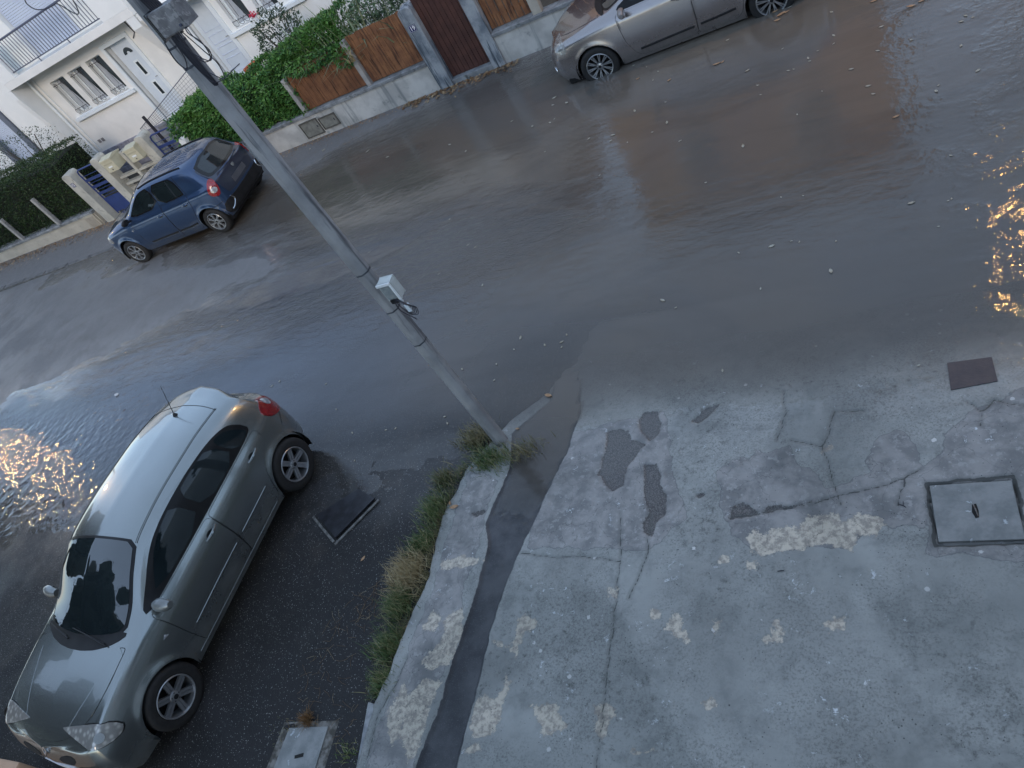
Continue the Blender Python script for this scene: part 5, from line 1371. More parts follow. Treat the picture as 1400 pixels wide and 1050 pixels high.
    ca.patch('side_indicator', [(.93, .735), (.865, .72), (.885, .755)], 'side', .008, M_CLEAR, sgn=sg, nx=6, ny=4, round_=0)
ca.patch('lower_grille', [(-.5, .36), (.5, .36), (.46, .26), (-.46, .26)], 'front', .004, M_GLOSSBLK, nx=20, ny=4, round_=1)
ca.line('spoiler_seam', [(-1.36, -.57), (-1.41, -.3), (-1.43, 0), (-1.41, .3), (-1.36, .57)], 'top', .004, M_SEAM, off=.0)
ca.patch('rear_window', [(-.50, 1.26), (.50, 1.26), (.57, 1.05), (.5, 1.02), (-.5, 1.02), (-.57, 1.05)], 'rear', .006, M_CARGLASS, nx=26, ny=8, round_=1)
ca.patch('number_plate', [(-.26, .80), (.26, .80), (.26, .69), (-.26, .69)], 'rear', .01, M_WPAINT, nx=6, ny=3, round_=0)
ca.patch('number_plate', [(-.26, .50), (.26, .50), (.26, .39), (-.26, .39)], 'front', .012, M_WPAINT, nx=6, ny=3, round_=0)
P0, N0 = ca.pt('front', 0, .69); diamond(ca, rt, P0 + N0 * .01, N0, .055, M_CHROME)
mirror(ca, .70, .89, 1.0, P_A, 1, 1.08); mirror(ca, .70, .89, 1.0, P_A, -1, 1.08)
# aerial
a0, _ = ca.pt('top', -1.28, .0, off=.0); an = empty('aerial'); an.parent = rt
MB().lathe([(0, .03), (.012, .028), (.03, .0), (.03, -.01)], 12, 'z', a0).build('base', M_BLK, an)
MB().tube([a0 + Vector((0, 0, .02)), a0 + Vector((-.16, 0, .33))], [.005, .0025], 6).build('rod', M_BLK, an)
add_wheels(ca, (1.3125, -1.3125), .795, .315, .205, .205, 'six')
HEAD_A = math.atan2(1.1974 - 3.8022, -6.5778 + 6.2529) + R(3)
L0 = Vector(((-6.5778 - 6.2529) / 2, (1.1974 + 3.8022) / 2, 0)); left = Vector((-math.sin(HEAD_A), math.cos(HEAD_A), 0))
rt.location = L0 - left * .90 + Vector((0, 0, .004)); rt.rotation_euler = (0, 0, HEAD_A)

# ---------------- blue hatchback ----------------
HW = .873
X  = [2.07, 2.03, 1.88, 1.66, 1.2945, .95, .72, .38, .02, -.40, -.85, -1.2945, -1.52, -1.64, -1.74, -1.82, -1.87, -1.88]
wf = [0, .52, .84, .94, .985, 1, 1, 1, 1, 1, 1, 1, .985, .965, .92, .82, .50, 0]
zl = [[.24,.24,.23,.22,.21,.21,.21,.21,.21,.21,.21,.21,.22,.24,.26,.28,.30,.30], [.38]*18, [.58]*18, [.70,.71,.74,.78,.83,.86,.87,.875,.88,.885,.89,.90,.90,.90,.89,.88,.87,.87]]
belt = [.75,.765,.80,.86,.93,.965,.975,.985,.995,1.0,1.01,1.02,1.03,1.03,1.02,1.0,.99,.985]
top = dict(x5=[1.98,1.94,1.80,1.60,1.26,.98,.76,.44,.12,-.38,-.85,-1.24,-1.42,-1.55,-1.68,-1.76,-1.81,-1.83],
           y5=[0,.30,.56,.64,.68,.70,.69,.65,.62,.61,.61,.60,.59,.60,.62,.60,.38,0],
           z5=[.80,.81,.85,.90,.975,1.01,1.08,1.27,1.41,1.455,1.455,1.435,1.38,1.24,1.10,1.03,1.01,1.005],
           x7=[2.0,1.96,1.84,1.64,1.32,1.10,.88,.54,.22,-.35,-.85,-1.30,-1.50,-1.62,-1.74,-1.82,-1.865,-1.88],
           z7=[.82,.83,.88,.94,1.0,1.035,1.15,1.36,1.475,1.525,1.530,1.505,1.46,1.30,1.15,1.06,1.03,1.02])
LNS = build_lines(X, wf, HW, zl, [(.10, .05), (0, 0), (.01, .0), (.05, .01), (.08, .02)], top, belt)
P_B = car_paint('slate_blue_paint', (.032, .068, .150), .6, .28, .2)
cb = Car('parked_car', X, LNS, (1.2945, -1.2945), .352, HW, P_B, .022)
rb = cb.root; tag(rb, 'slate blue hatchback parked at the far kerb in front of the letterboxes', 'car')
full = [(1.08, 0), (1.04, .40), (.98, .62), (.80, .62), (.50, .585), (.26, .545), (.29, .3), (.30, 0)]; full = full + [(a, -b) for a, b in full[-2:0:-1]]
cb.patch('windscreen', full, 'top', .006, M_SCREEN, nx=30, ny=30, round_=1)
hood = [(1.94, 0), (1.915, .22), (1.82, .42), (1.62, .60), (1.36, .655), (1.10, .67), (1.14, .42), (1.19, 0)]
cb.patch('bonnet', hood + [(a, -b) for a, b in hood[-2:0:-1]], 'top', .004, P_B, nx=26, ny=30, round_=1)
cb.seam('bonnet_seam', hood + [(a, -b) for a, b in hood[-2:0:-1]], 'top', .0035, M_SEAM)
cb.patch('cowl', [(1.16, 0), (1.12, .38), (1.02, .62), (.985, .62), (1.03, .4), (1.07, 0), (1.03, -.4), (.985, -.62), (1.02, -.62), (1.12, -.38)], 'top', .008, M_BLK, nx=24, ny=12, round_=1, horiz=False)
for sg in (1, -1):
    dF = [(.74, .955), (.76, .7), (.74, .40), (.68, .26), (-.25, .26), (-.27, .5), (-.27, 1.0)]
    dR = [(-.28, 1.0), (-.28, .5), (-.26, .26), (-.84, .26), (-.90, .36), (-.945, .52), (-1.01, .68), (-1.07, .80), (-1.08, 1.02)]
    o1 = cb.patch('door', dF, 'side', .004, P_B, sgn=sg, nx=30, ny=20, round_=2, cut=.03); o2 = cb.patch('door', dR, 'side', .004, P_B, sgn=sg, nx=30, ny=20, round_=2, cut=.03)
    for d_ in (dF, dR): cb.seam('door_seam', d_, 'side', .0040, M_SEAM, sgn=sg)
    w1 = [(.70, 1.01), (.50, 1.16), (.28, 1.30), (.10, 1.375), (-.20, 1.405), (-.24, 1.03)]
    w2 = [(-.33, 1.035), (-.30, 1.405), (-.62, 1.405), (-.92, 1.385), (-1.03, 1.06), (-.98, 1.045)]
    for w_ in (w1, w2):
        cx = sum(a for a, b in w_) / len(w_); cz = sum(b for a, b in w_) / len(w_)
        s1 = cb.patch('window_surround', [((a - cx) * 1.06 + cx, (b - cz) * 1.08 + cz) for a, b in w_], 'side', .006, M_GLOSSBLK, sgn=sg, nx=24, ny=10, round_=1)
        cb.patch('side_window', [((a - cx) * .97 + cx, (b - cz) * .96 + cz) for a, b in w_], 'side', .009, M_CARGLASS, sgn=sg, nx=24, ny=10, round_=1)
    cb.line('window_divider', [(-.82, 1.05), (-.76, 1.38)], 'side', .008, M_GLOSSBLK, sgn=sg, off=.010)
    cb.line('shut_line', [(-1.10, 1.02), (-1.02, 1.24), (-.97, 1.41)], 'side', .0048, M_SEAM, sgn=sg, off=0); cb.line('shut_line', [(-.265, 1.01), (-.255, 1.42)], 'side', .0048, M_SEAM, sgn=sg, off=0)
    for (hx, hz_), o_ in (((-.14, .855), o1), ((-.93, .87), o2)):
        recess(cb, hx, hz_ - .01, sg, o_, .07, .034); handle(cb, hx, hz_, P_B, sg, o_, .17)
    for pts, o_ in (([(.62, .40), (.2, .40), (-.21, .40)], o1), ([(-.31, .40), (-.6, .40), (-.84, .42)], o2)):
        cb.line('side_moulding', pts, 'side', .020, M_BLK, sgn=sg, off=.002, parent=o_); cb.line('bright_strip', [(a, b - .024) for a, b in pts], 'side', .005, M_CHROME, sgn=sg, off=.018, parent=o_)
    v_ = ('obl', 42, 25, (1.70, .62, .74))
    hb_ = cb.patch('headlight', [(.20, -.07), (.10, .07), (-.12, .12), (-.22, .10), (-.14, -.04), (.02, -.13), (.16, -.13)], v_, .008, M_HEAD, sgn=sg, nx=16, ny=8, round_=1)
    cb.patch('side_indicator', [(.86, .79), (.80, .80), (.83, .755)], 'side', .008, M_CLEAR, sgn=sg, nx=6, ny=4, round_=0)
    v2 = ('obl', 140, 8, (-1.66, .66, .90))
    tb = cb.patch('tail_light', [(.07, .165), (.11, .13), (.10, -.04), (.02, -.19), (-.13, -.12), (-.15, -.01), (-.02, .155)], v2, .012, M_RED, sgn=sg, nx=16, ny=12, round_=1)
    cb.patch('clear_lens', [(-.015 + .072 * math.cos(a), -.035 + .062 * math.sin(a)) for a in np.linspace(0, 6.28, 9)[:-1]], v2, .017, M_CLEAR, tb, sg, 10, 6, 1)
    cb.line('roof_bar', [(.1, .56), (-.4, .545), (-.9, .54), (-1.2, .53)], 'top', .014, M_BLK, sgn=sg, off=.012)
    cb.line('bumper_seam', [(-1.40, .62), (-1.58, .60), (-1.75, .62)], 'side', .005, M_SEAM, sgn=sg, off=0)
for k in range(9): cb.line('roof_rib', [(-.1, -.36 + .09 * k), (-.7, -.36 + .09 * k), (-1.2, -.36 + .09 * k)], 'top', .006, P_B, off=.0)
tg = cb.patch('tailgate', [(-.58, 1.36), (.58, 1.36), (.64, 1.10), (.60, .74), (.54, .62), (-.54, .62), (-.60, .74), (-.64, 1.10)], 'rear', .005, simple('dark_slate_panel', (.020, .028, .050), (.026, .034, .058), .35, 6, coat=.8, obj=True), nx=30, ny=26, round_=1)
cb.patch('rear_window_surround', [(-.52, 1.415), (.52, 1.415), (.60, 1.12), (.52, 1.045), (-.52, 1.045), (-.60, 1.12)], 'rear', .009, M_GLOSSBLK, tg, nx=26, ny=14, round_=1)
rw = cb.patch('rear_window', [(-.46, 1.375), (.46, 1.375), (.52, 1.14), (.46, 1.08), (-.46, 1.08), (-.52, 1.14)], 'rear', .013, simple('rear_glass', (.016, .022, .024), (.024, .03, .032), .05, 2, spec=.8), tg, nx=26, ny=12, round_=1)
bp = cb.patch('rear_bumper', [(-.80, .60), (-.5, .57), (.5, .57), (.80, .60), (.82, .36), (.7, .29), (-.7, .29), (-.82, .36)], 'rear', .008, M_BLK, nx=40, ny=10, round_=1)
cb.line('bumper_trim', [(.62, .60), (.58, .50), (.66, .42), (.74, .38)], 'rear', .014, M_CHROME, bp, 1, .012); cb.line('bumper_trim', [(.62, .60), (.58, .50), (.66, .42), (.74, .38)], 'rear', .014, M_CHROME, bp, -1, .012)
cb.patch('number_plate', [(-.27, .80), (.27, .80), (.27, .68), (-.27, .68)], 'rear', .014, simple('blurred_plate', (.10, .105, .12), (.08, .085, .1), .5, 4), tg, nx=6, ny=3, round_=0)
P0, N0 = cb.pt('rear', 0, .93); N0 = Vector((-1, 0, .1)).normalized()
m = MB(); m.prism([(-.05, .035), (.05, .035), (.045, -.01), (.0, -.045), (-.045, -.01)], 0, .012, 'x'); eo = m.build('emblem', M_CHROME, tg); eo.location = P0 - Vector((.022, 0, 0))
mirror(cb, .72, .87, 1.03, M_BLK, 1, .95); mirror(cb, .72, .87, 1.03, M_BLK, -1, .95)
add_wheels(cb, (1.2945, -1.2945), .78, .300, .200, .19, 'seven')
HB = math.atan2(10.066 - 10.167, -14.361 + 11.774)
L0 = Vector((-13.345, 10.331, 0)); left = Vector((-math.sin(HB), math.cos(HB), 0))
rb.location = L0 - left * .88 + Vector((0, 0, -.012)); rb.rotation_euler = (0, 0, HB)

# ---------------- bronze grey hatchback (top) ----------------
HW = .904
X  = [2.19, 2.15, 2.0, 1.76, 1.32, .95, .70, .35, .0, -.45, -.90, -1.32, -1.64, -1.76, -1.90, -2.02, -2.09, -2.10]
wf = [0, .50, .82, .935, .985, 1, 1, 1, 1, 1, 1, .995, .975, .955, .91, .80, .50, 0]
zl = [[.20,.20,.19,.18,.18,.18,.18,.18,.18,.18,.18,.18,.19,.2,.22,.23,.24,.24], [.36]*18, [.56,.56,.56,.57,.58,.58,.585,.59,.595,.60,.605,.61,.61,.61,.61,.61,.61,.61],
      [.66,.67,.71,.76,.82,.85,.86,.87,.88,.89,.90,.90,.90,.89,.88,.86,.84,.84]]
belt = [.72,.735,.78,.84,.91,.945,.955,.97,.985,1.0,1.02,1.03,1.03,1.02,1.0,.96,.93,.925]
top = dict(x5=[2.10,2.05,1.90,1.66,1.27,.99,.76,.42,.06,-.42,-.90,-1.30,-1.60,-1.74,-1.86,-1.99,-2.06,-2.07],
           y5=[0,.30,.56,.66,.70,.72,.70,.655,.61,.60,.60,.585,.565,.57,.60,.57,.36,0],
           z5=[.76,.77,.82,.88,.955,.985,1.05,1.23,1.365,1.405,1.39,1.345,1.27,1.15,1.04,.975,.95,.945],
           x7=[2.12,2.08,1.96,1.72,1.34,1.14,.90,.52,.16,-.38,-.90,-1.34,-1.66,-1.80,-1.90,-2.01,-2.07,-2.085],
           z7=[.78,.79,.85,.92,.985,1.015,1.12,1.31,1.425,1.471,1.46,1.425,1.35,1.20,1.08,.99,.96,.955])
LNS = build_lines(X, wf, HW, zl, [(.10, .06), (0, 0), (.01, .0), (.05, .02), (.09, .03)], top, belt)
P_C = car_paint('bronze_grey_paint', (.37, .34, .33), .8, .25, .15)
cc_ = Car('parked_car', X, LNS, (1.32, -1.32), .362, HW, P_C, .012)
rc = cc_.root; tag(rc, 'bronze grey hatchback standing in brown flood water at the top edge', 'car')
full = [(1.14, 0), (1.09, .42), (1.0, .665), (.80, .655), (.48, .61), (.17, .56), (.22, .30), (.235, 0)]; full = full + [(a, -b) for a, b in full[-2:0:-1]]
cc_.patch('windscreen_surround', full, 'top', .004, M_SURR, nx=30, ny=30, round_=1); cc_.patch('windscreen', sh_(full, .94, .68), 'top', .008, M_SCREEN, nx=30, ny=30, round_=1)
cc_.patch('cowl', [(1.24, 0), (1.19, .42), (1.07, .70), (1.01, .70), (1.07, .42), (1.12, 0), (1.07, -.42), (1.01, -.70), (1.07, -.70), (1.19, -.42)], 'top', .010, M_BLK, nx=24, ny=12, round_=1, horiz=False)
hood = [(2.04, 0), (2.0, .25), (1.90, .46), (1.68, .62), (1.40, .68), (1.10, .71), (1.18, .42), (1.24, 0)]
cc_.patch('bonnet', hood + [(a, -b) for a, b in hood[-2:0:-1]], 'top', .004, P_C, nx=26, ny=30, round_=1)
cc_.seam('bonnet_seam', hood + [(a, -b) for a, b in hood[-2:0:-1]], 'top', .0035, M_SEAM)
for sg in (1, -1):
    dF = [(.84, .95), (.83, .80), (.80, .55), (.70, .30), (.62, .235), (-.25, .235), (-.275, .5), (-.275, .98)]
    dR = [(-.285, .98), (-.285, .5), (-.26, .235), (-.84, .235), (-.93, .33), (-.965, .50), (-1.05, .66), (-1.20, .78), (-1.30, .86), (-1.31, 1.0)]
    o1 = cc_.patch('door', dF, 'side', .004, P_C, sgn=sg, nx=30, ny=20, round_=2, cut=.03); o2 = cc_.patch('door', dR, 'side', .004, P_C, sgn=sg, nx=30, ny=20, round_=2, cut=.03)
    for d_ in (dF, dR): cc_.seam('door_seam', d_, 'side', .0040, M_SEAM, sgn=sg)
    dl = [(.90, .965), (.60, 1.095), (.30, 1.25), (.05, 1.335), (-.35, 1.375), (-.80, 1.362), (-1.10, 1.320), (-1.32, 1.24), (-1.42, 1.16), (-1.30, 1.06), (-.6, 1.01), (.2, .985)]
    cc_.patch('window_surround', dl, 'side', .006, M_SURR, sgn=sg, nx=40, ny=12, round_=2)
    for w_ in ([(.62, 1.01), (.42, 1.14), (.20, 1.26), (.02, 1.31), (-.20, 1.34), (-.27, 1.02)], [(-.37, 1.03), (-.32, 1.34), (-.62, 1.345), (-1.0, 1.31), (-1.12, 1.08)]):
        cc_.patch('side_window', w_, 'side', .009, M_CARGLASS, sgn=sg, nx=20, ny=8, round_=1)
    for (hx, hz_), o_ in (((-.12, .865), o1), ((-1.02, .885), o2)):
        recess(cc_, hx, hz_ - .012, sg, o_, .05, .03); handle(cc_, hx, hz_, M_CHROME, sg, o_, .21)
    for pts, o_ in (([(.62, .345), (.2, .36), (-.22, .37)], o1), ([(-.32, .375), (-.6, .385), (-.84, .40)], o2)):
        cc_.line('side_moulding', pts, 'side', .024, M_BLK, sgn=sg, off=-.004, parent=o_)
    v_ = ('obl', 42, 30, (1.78, .62, .74))
    hb_ = cc_.patch('headlight', [(.20, -.06), (.12, .05), (-.10, .12), (-.27, .16), (-.20, .03), (-.02, -.09), (.14, -.14)], v_, .008, M_HEAD, sgn=sg, nx=20, ny=10, round_=1)
    P0, N0 = cc_.pt('front', .62, .40, sg, .004); u_ = N0.orthogonal().normalized(); w_ = N0.cross(u_)
    m = MB(); K = 16; m.add([P0 + (u_ * math.cos(a) + w_ * math.sin(a)) * rr_ + N0 * hh_ for rr_, hh_ in ((.062, 0), (.058, .012), (.040, .004), (.0, .012)) for a in np.linspace(0, 2 * math.pi, K + 1)[:-1]], [(i * K + k, i * K + (k + 1) % K, (i + 1) * K + (k + 1) % K, (i + 1) * K + k) for i in range(3) for k in range(K)])
    m.build('fog_light', M_CHROME, rc, smooth=True)
    v2 = ('obl', 140, 15, (-1.85, .66, .86))
    tb = cc_.patch('tail_light', [(-.15, .08), (.08, .12), (.16, .02), (.10, -.10), (-.04, -.10), (-.14, -.02)], v2, .010, M_RED, sgn=sg, nx=14, ny=8, round_=1)
cc_.patch('lower_grille', [(-.55, .40), (.55, .40), (.48, .27), (-.48, .27)], 'front', .004, M_GLOSSBLK, nx=20, ny=4, round_=1)
cc_.patch('grille', [(-.35, .66), (.35, .66), (.30, .61), (-.30, .61)], 'front', .004, M_GLOSSBLK, nx=16, ny=4, round_=1)
cc_.patch('rear_window', [(-.48, 1.28), (.48, 1.28), (.54, 1.08), (-.54, 1.08)], 'rear', .006, M_CARGLASS, nx=20, ny=8, round_=1)
P0, N0 = cc_.pt('front', 0, .72); diamond(cc_, rc, P0 + N0 * .01, N0, .06, M_CHROME)
mirror(cc_, .70, .90, 1.0, P_C, 1, 1.1); mirror(cc_, .70, .90, 1.0, P_C, -1, 1.1)
add_wheels(cc_, (1.32, -1.32), .80, .316, .215, .205, 'ten')
HCc = math.atan2(11.600 - 11.659, -3.7155 + 1.0762)
L0 = Vector((-2.304, 11.185, 0)); left = Vector((-math.sin(HCc), math.cos(HCc), 0))
rc.location = L0 - left * .90 + Vector((0, 0, -.146)); rc.rotation_euler = (0, 0, HCc)
# ======================= pole, boxes, cables, plants, leaves, surroundings =======================
M_POLE = simple('aged_concrete_pole', (.38, .375, .37), (.26, .26, .26), .75, 2.5, bump=.35, grime=((.36, .34, .31), 9, .60, .75), streak=((.11, .115, .125), 14, .50, .64))
PX, PY = -3.785, 4.04
pole = empty('utility_pole', (PX, PY, 0), 0, 'tall grey octagonal utility pole leaning across the picture with cable boxes on it', 'utility pole')
m = MB(); n = 8; hts = [-.3, 0, 2, 4, 5, 7, 8.6]; V = []
for h in hts:
    r_ = .077 - .0006 * h
    for k in range(n):
        a = 2 * math.pi * (k + .5) / n; V.append((r_ * math.cos(a) + .0 * h, r_ * math.sin(a), h))
m.add(V, [(i * n + k, i * n + (k + 1) % n, (i + 1) * n + (k + 1) % n, (i + 1) * n + k) for i in range(len(hts) - 1) for k in range(n)] + [tuple((len(hts) - 1) * n + k for k in range(n))])
ps = m.build('shaft', M_POLE, pole); bv = ps.modifiers.new('b', 'BEVEL'); bv.width = .012; bv.segments = 2; bv.limit_method = 'ANGLE'; bv.angle_limit = R(25)
def strap(z):
    r_ = .077 - .0006 * z + .0012; V = []
    for zz in (z - .007, z + .007):
        for k in range(8): a = 2 * math.pi * (k + .5) / 8; V.append((r_ * 1.0 * math.cos(a) + .0 * z, r_ * math.sin(a), zz))
    return MB().add(V, [(k, (k + 1) % 8, 8 + (k + 1) % 8, 8 + k) for k in range(8)]).build('steel_band', simple('band', (.09, .10, .12), (.06, .065, .08), .45, 20, metal=.5) if 'band' not in bpy.data.materials else bpy.data.materials['band'], pole)
for z in (1.60, 2.03, 2.47, 4.36, 4.50): strap(z)
# weathered grey box near the top
M_BOX = simple('lichen_grey_box', (.24, .235, .235), (.155, .15, .15), .85, 14, bump=.25, grime=((.33, .32, .31), 26, .52, .6))
gb = empty('junction_box', (-3.565, 3.90, 4.575), 0, 'lichen speckled grey junction box high on the utility pole', 'junction box')
MB().box(-.105, .105, -.03, .10, 0, .155, c=.006).build('box', M_BOX, gb)
MB().box(-.100, .100, -.037, -.0305, .008, .147, c=.002).build('lid', M_BOX, gb)
MB().lathe([(0, -.010), (.009, -.010), (.009, 0)], 10, 'y', (.072, -.037, .03)).build('lock', M_RAIL, gb)
MB().box(-.117, -.106, -.045, .06, -.012, .165).build('bracket', M_CHROME, gb)
for sx_ in (-.07, .01): MB().box(sx_, sx_ + .014, -.02, .0, -.014, -.001).build('gland', M_CHROME, gb)
cab = MB(); CS = 1.0
rr = random.Random(5)
def cable(pts, r=.007, sp=True):
    P_ = [(bx + a * CS, by + b * CS, bz_ + c * CS) for a, b, c in pts]
    cab.tube(spline(P_, 8), r, 6)
bx, by, bz_ = -3.565, 3.885, 4.575; CS = 1.0
for k in range(8):
    o_ = rr.uniform(-.012, .012)
    cable([(-.07 + .010 * k, .0 + o_, .01), (-.06 + .009 * k, -.02, -.08), (-.045 + .007 * k, -.03, -.20), (-.02 + .004 * k, -.03 + o_, -.345), (-.025 - .002 * k, -.0, -.24), (-.05, .0 + o_, -.10), (-.065 + .008 * k, .0, .01)], .0042)
cable([(.075, -.0, .02), (.10, -.05, -.02), (.13, -.04, -.10), (.11, -.04, -.19), (.05, -.05, -.19), (-.0, -.03, -.10), (-.02, -.02, .0)], .0036)
cable([(.075, -.0, .03), (.115, -.05, -.05), (.14, -.04, -.15), (.09, -.04, -.205), (.02, -.04, -.13), (.0, -.03, -.04)], .0032)
cable([(.02, -.0, .0), (.10, -.04, -.14), (.125, -.04, -.24), (.09, -.04, -.33), (.02, -.04, -.26)], .0034)
cable([(-.10, -.05, 0), (-.115, -.06, -.11), (-.09, -.06, -.18), (-.05, -.05, -.12), (-.05, -.03, 0)], .0042)
for k in range(7): cable([(-.10 + .016 * k, .04, .15), (-.13 + .014 * k, .04, .4), (-.16 + .012 * k, .05, .9), (-.18 + .01 * k, .06, 3)], .0065)
q1 = [(-3.60, 3.85, 4.32), (-3.55, 3.86, 4.24), (-3.66, 4.3, 4.18), (-5.2, 6.0, 3.6), (-12.6, 13.9, 1.68)]
cab.tube(spline(q1[:3], 6)[:-1] + [Vector(p_) for p_ in [(-3.62, 4.1, 4.205), (-3.70, 4.3, 4.17)]], .0034, 6)
o = cab.build('cable_bundle', M_IRON, None, smooth=True); tag(o, 'tangle of black cables looping below the speckled junction box', 'cables')
q0 = [on_y(p_, 3.9) for p_ in [(30, -22), (34, 0), (40, 8), (50, 13), (62, 12), (76, 5), (92, -12)]]
lp = MB().tube(spline([(a, 3.9, b) for a, b in q0] + [(PX - .1, PY - .1, 6.6)], 8), .0035, 6).build('cable', M_IRON, None, smooth=True); tag(lp, 'single black wire drooping in front of the balcony railing', 'cable')
# white equipment box halfway
wb = empty('equipment_box', (-3.60, 3.97, 2.15), 0, 'small white open backed equipment box halfway down the pole', 'equipment box'); wb.scale = (.85, .85, .92); wb.location.x -= .02
m = MB(); m.box(-.07, .095, -.03, -.012, .02, .235, c=.008); m.box(-.07, .095, .06, .075, .02, .235, c=.005); m.box(-.065, .09, -.012, .06, .215, .234, c=.004); m.box(.072, .094, -.012, .06, .03, .215, c=.005)
m.build('shell', simple('box_shell', (.60, .63, .60), (.52, .55, .52), .5, 9), wb)
MB().box(-.055, .065, -.040, -.0305, .05, .195, c=.003).build('face_plate', simple('face_plate', (.22, .25, .25), (.30, .33, .33), .5, 30), wb)
MB().box(-.07, .095, -.056, -.041, .210, .237, c=.004).build('rim_top', M_WHITE, wb); MB().box(.072, .097, -.056, -.041, .0, .209, c=.004).build('rim_side', M_WHITE, wb)
MB().box(-.04, .05, -.052, -.041, .0, .045).build('terminal', M_BLK, wb)
cab = MB(); bx, by, bz_ = -3.59, 3.93, 2.17; CS = .80
for k in range(5):
    s_ = .70 + .09 * k
    cable([(-.01, 0, .03), (.10 * s_, -.02 - .01 * k, -.02), (.155 * s_, -.02, -.11 * s_), (.12 * s_, -.02, -.20 * s_), (.05, -.03, -.17 * s_), (-.0, -.02, -.06), (-.02, 0, .02)], .0036)
cable([(-.04, 0, .0), (-.03, -.02, -.12), (.05, -.03, -.22), (.08, -.03, -.27)], .0045)
o = cab.build('cable_bundle', M_IRON, None, smooth=True); tag(o, 'small coil of black cable under the white box on the pole', 'cables')
o = MB().box(-3.545, -3.505, 3.90, 3.93, 2.05, 2.13, c=.008).build('splice_closure', M_TRIM); tag(o, 'pale plastic splice cover held in the cable coil', 'splice cover')

# ---- grass along the kerb ----
G1 = leaf_mat('grass_green', (.05, .095, .022), (.085, .13, .035), (.30, .27, .13))
G2 = leaf_mat('grass_dry', (.30, .23, .11), (.38, .30, .16), (.46, .38, .22))
G3 = leaf_mat('grass_mixed', (.07, .09, .03), (.14, .13, .06), (.30, .25, .13))
tufts = [
 ((655, 600), 300, .17, (.07, .05), G3, 'brownish green grass clump hugging the foot of the pole, street side', .3),
 ((672, 628), 360, .15, (.09, .045), G1, 'green grass clump spilling in front of the pole foot', .3),
 ((722, 615), 90, .16, (.07, .04), G3, 'sparse thin weed right of the pole foot in the dark trench', .3),
 ((610, 655), 220, .14, (.05, .04), G3, 'small yellowish grass tuft below the pole clump', .3),
 ((597, 695), 330, .15, (.05, .06), G1, 'green kerbside tuft beside the fallen brown leaf', .3),
 ((580, 742), 320, .14, (.045, .05), G1, 'dark green kerbside tuft just above the straw coloured one', .3),
 ((563, 785), 620, .19, (.06, .06), G2, 'straw coloured dry grass tuft, the widest along the kerb', .3),
 ((548, 828), 430, .16, (.05, .05), G1, 'lush green tuft directly under the straw coloured one', .3),
 ((535, 885), 300, .17, (.045, .05), G1, 'long bladed green tuft lower on the kerb', .3),
 ((528, 935), 300, .14, (.05, .04), G1, 'lowest bright green tuft where the kerb stone ends', .3)]
for px_, n_, h_, sp_, mt_, lab, _ in tufts:
    x, y = gp(px_, .03); blades('grass_tuft', (x - .02, y, .01), int(n_ * 1.7), h_ * 1.0, (sp_[0] * 1.45, sp_[1] * 1.6), .006, mt_, lab, 'grass tuft', group='tufts along the kerb', lean=(-.25, 0))
for k in range(90):
    y = random.uniform(1.4, 3.75); x = float(pv_left(np.array([y]))[0]) - .05
    if k == 0: V_ = []; F_ = []
    for j in range(26):
        a = random.uniform(0, 6.28); L = random.uniform(.03, .11); b0 = Vector((x + random.gauss(0, .03), y + random.gauss(0, .03), .01)); d = Vector((math.cos(a) * .7, math.sin(a) * .7, .7)).normalized(); s_ = Vector((-d.y, d.x, 0)) * .003; i0 = len(V_)
        V_ += [tuple(b0 - s_), tuple(b0 + s_), tuple(b0 + d * L)]; F_.append((i0, i0 + 1, i0 + 2))
o = mesh_obj('grass', V_, F_, G3); tag(o, 'short moss and grass filling the kerb joint', 'grass', kind='stuff')
x, y = gp((423, 985), .03); blades('weed_tuft', (x, y, .02), 160, .14, (.03, .03), .006, simple('rusty_weed', (.20, .10, .035), (.14, .08, .03), .8, 20), 'dead rusty weed standing at the concrete cover corner', 'weed')
x, y = gp((400, 1000), .03); blades('weed_tuft', (x - .05, y - .02, .015), 130, .06, (.09, .06), .006, G3, 'flattened brown weeds along the left side of the concrete cover', 'weed')
x, y = gp((478, 1030), .03); blades('weed_tuft', (x, y, .015), 80, .10, (.05, .04), .007, G1, 'scrawny green weed between the concrete cover and the kerb end', 'weed')
# separate kerb stone lying alongside at the bottom
x0, y0 = gp((505, 960), .05); x1, y1 = gp((497, 1060), .05)
m = MB(); m.prism([(x0 - .0, y0), (x0 + .10, y0 - .02), (x1 + .115, y1 - .2), (x1 - .04, y1 - .2)], -.05, .075, 'z'); o = m.build('kerb_stone', simple('old_kerb', (.30, .31, .31), (.16, .17, .18), .8, 9, bump=.5)); tag(o, 'cracked grey kerb stone end at the bottom edge below the grass', 'kerb stone')
bv = o.modifiers.new('b', 'BEVEL'); bv.width = .012; bv.segments = 2
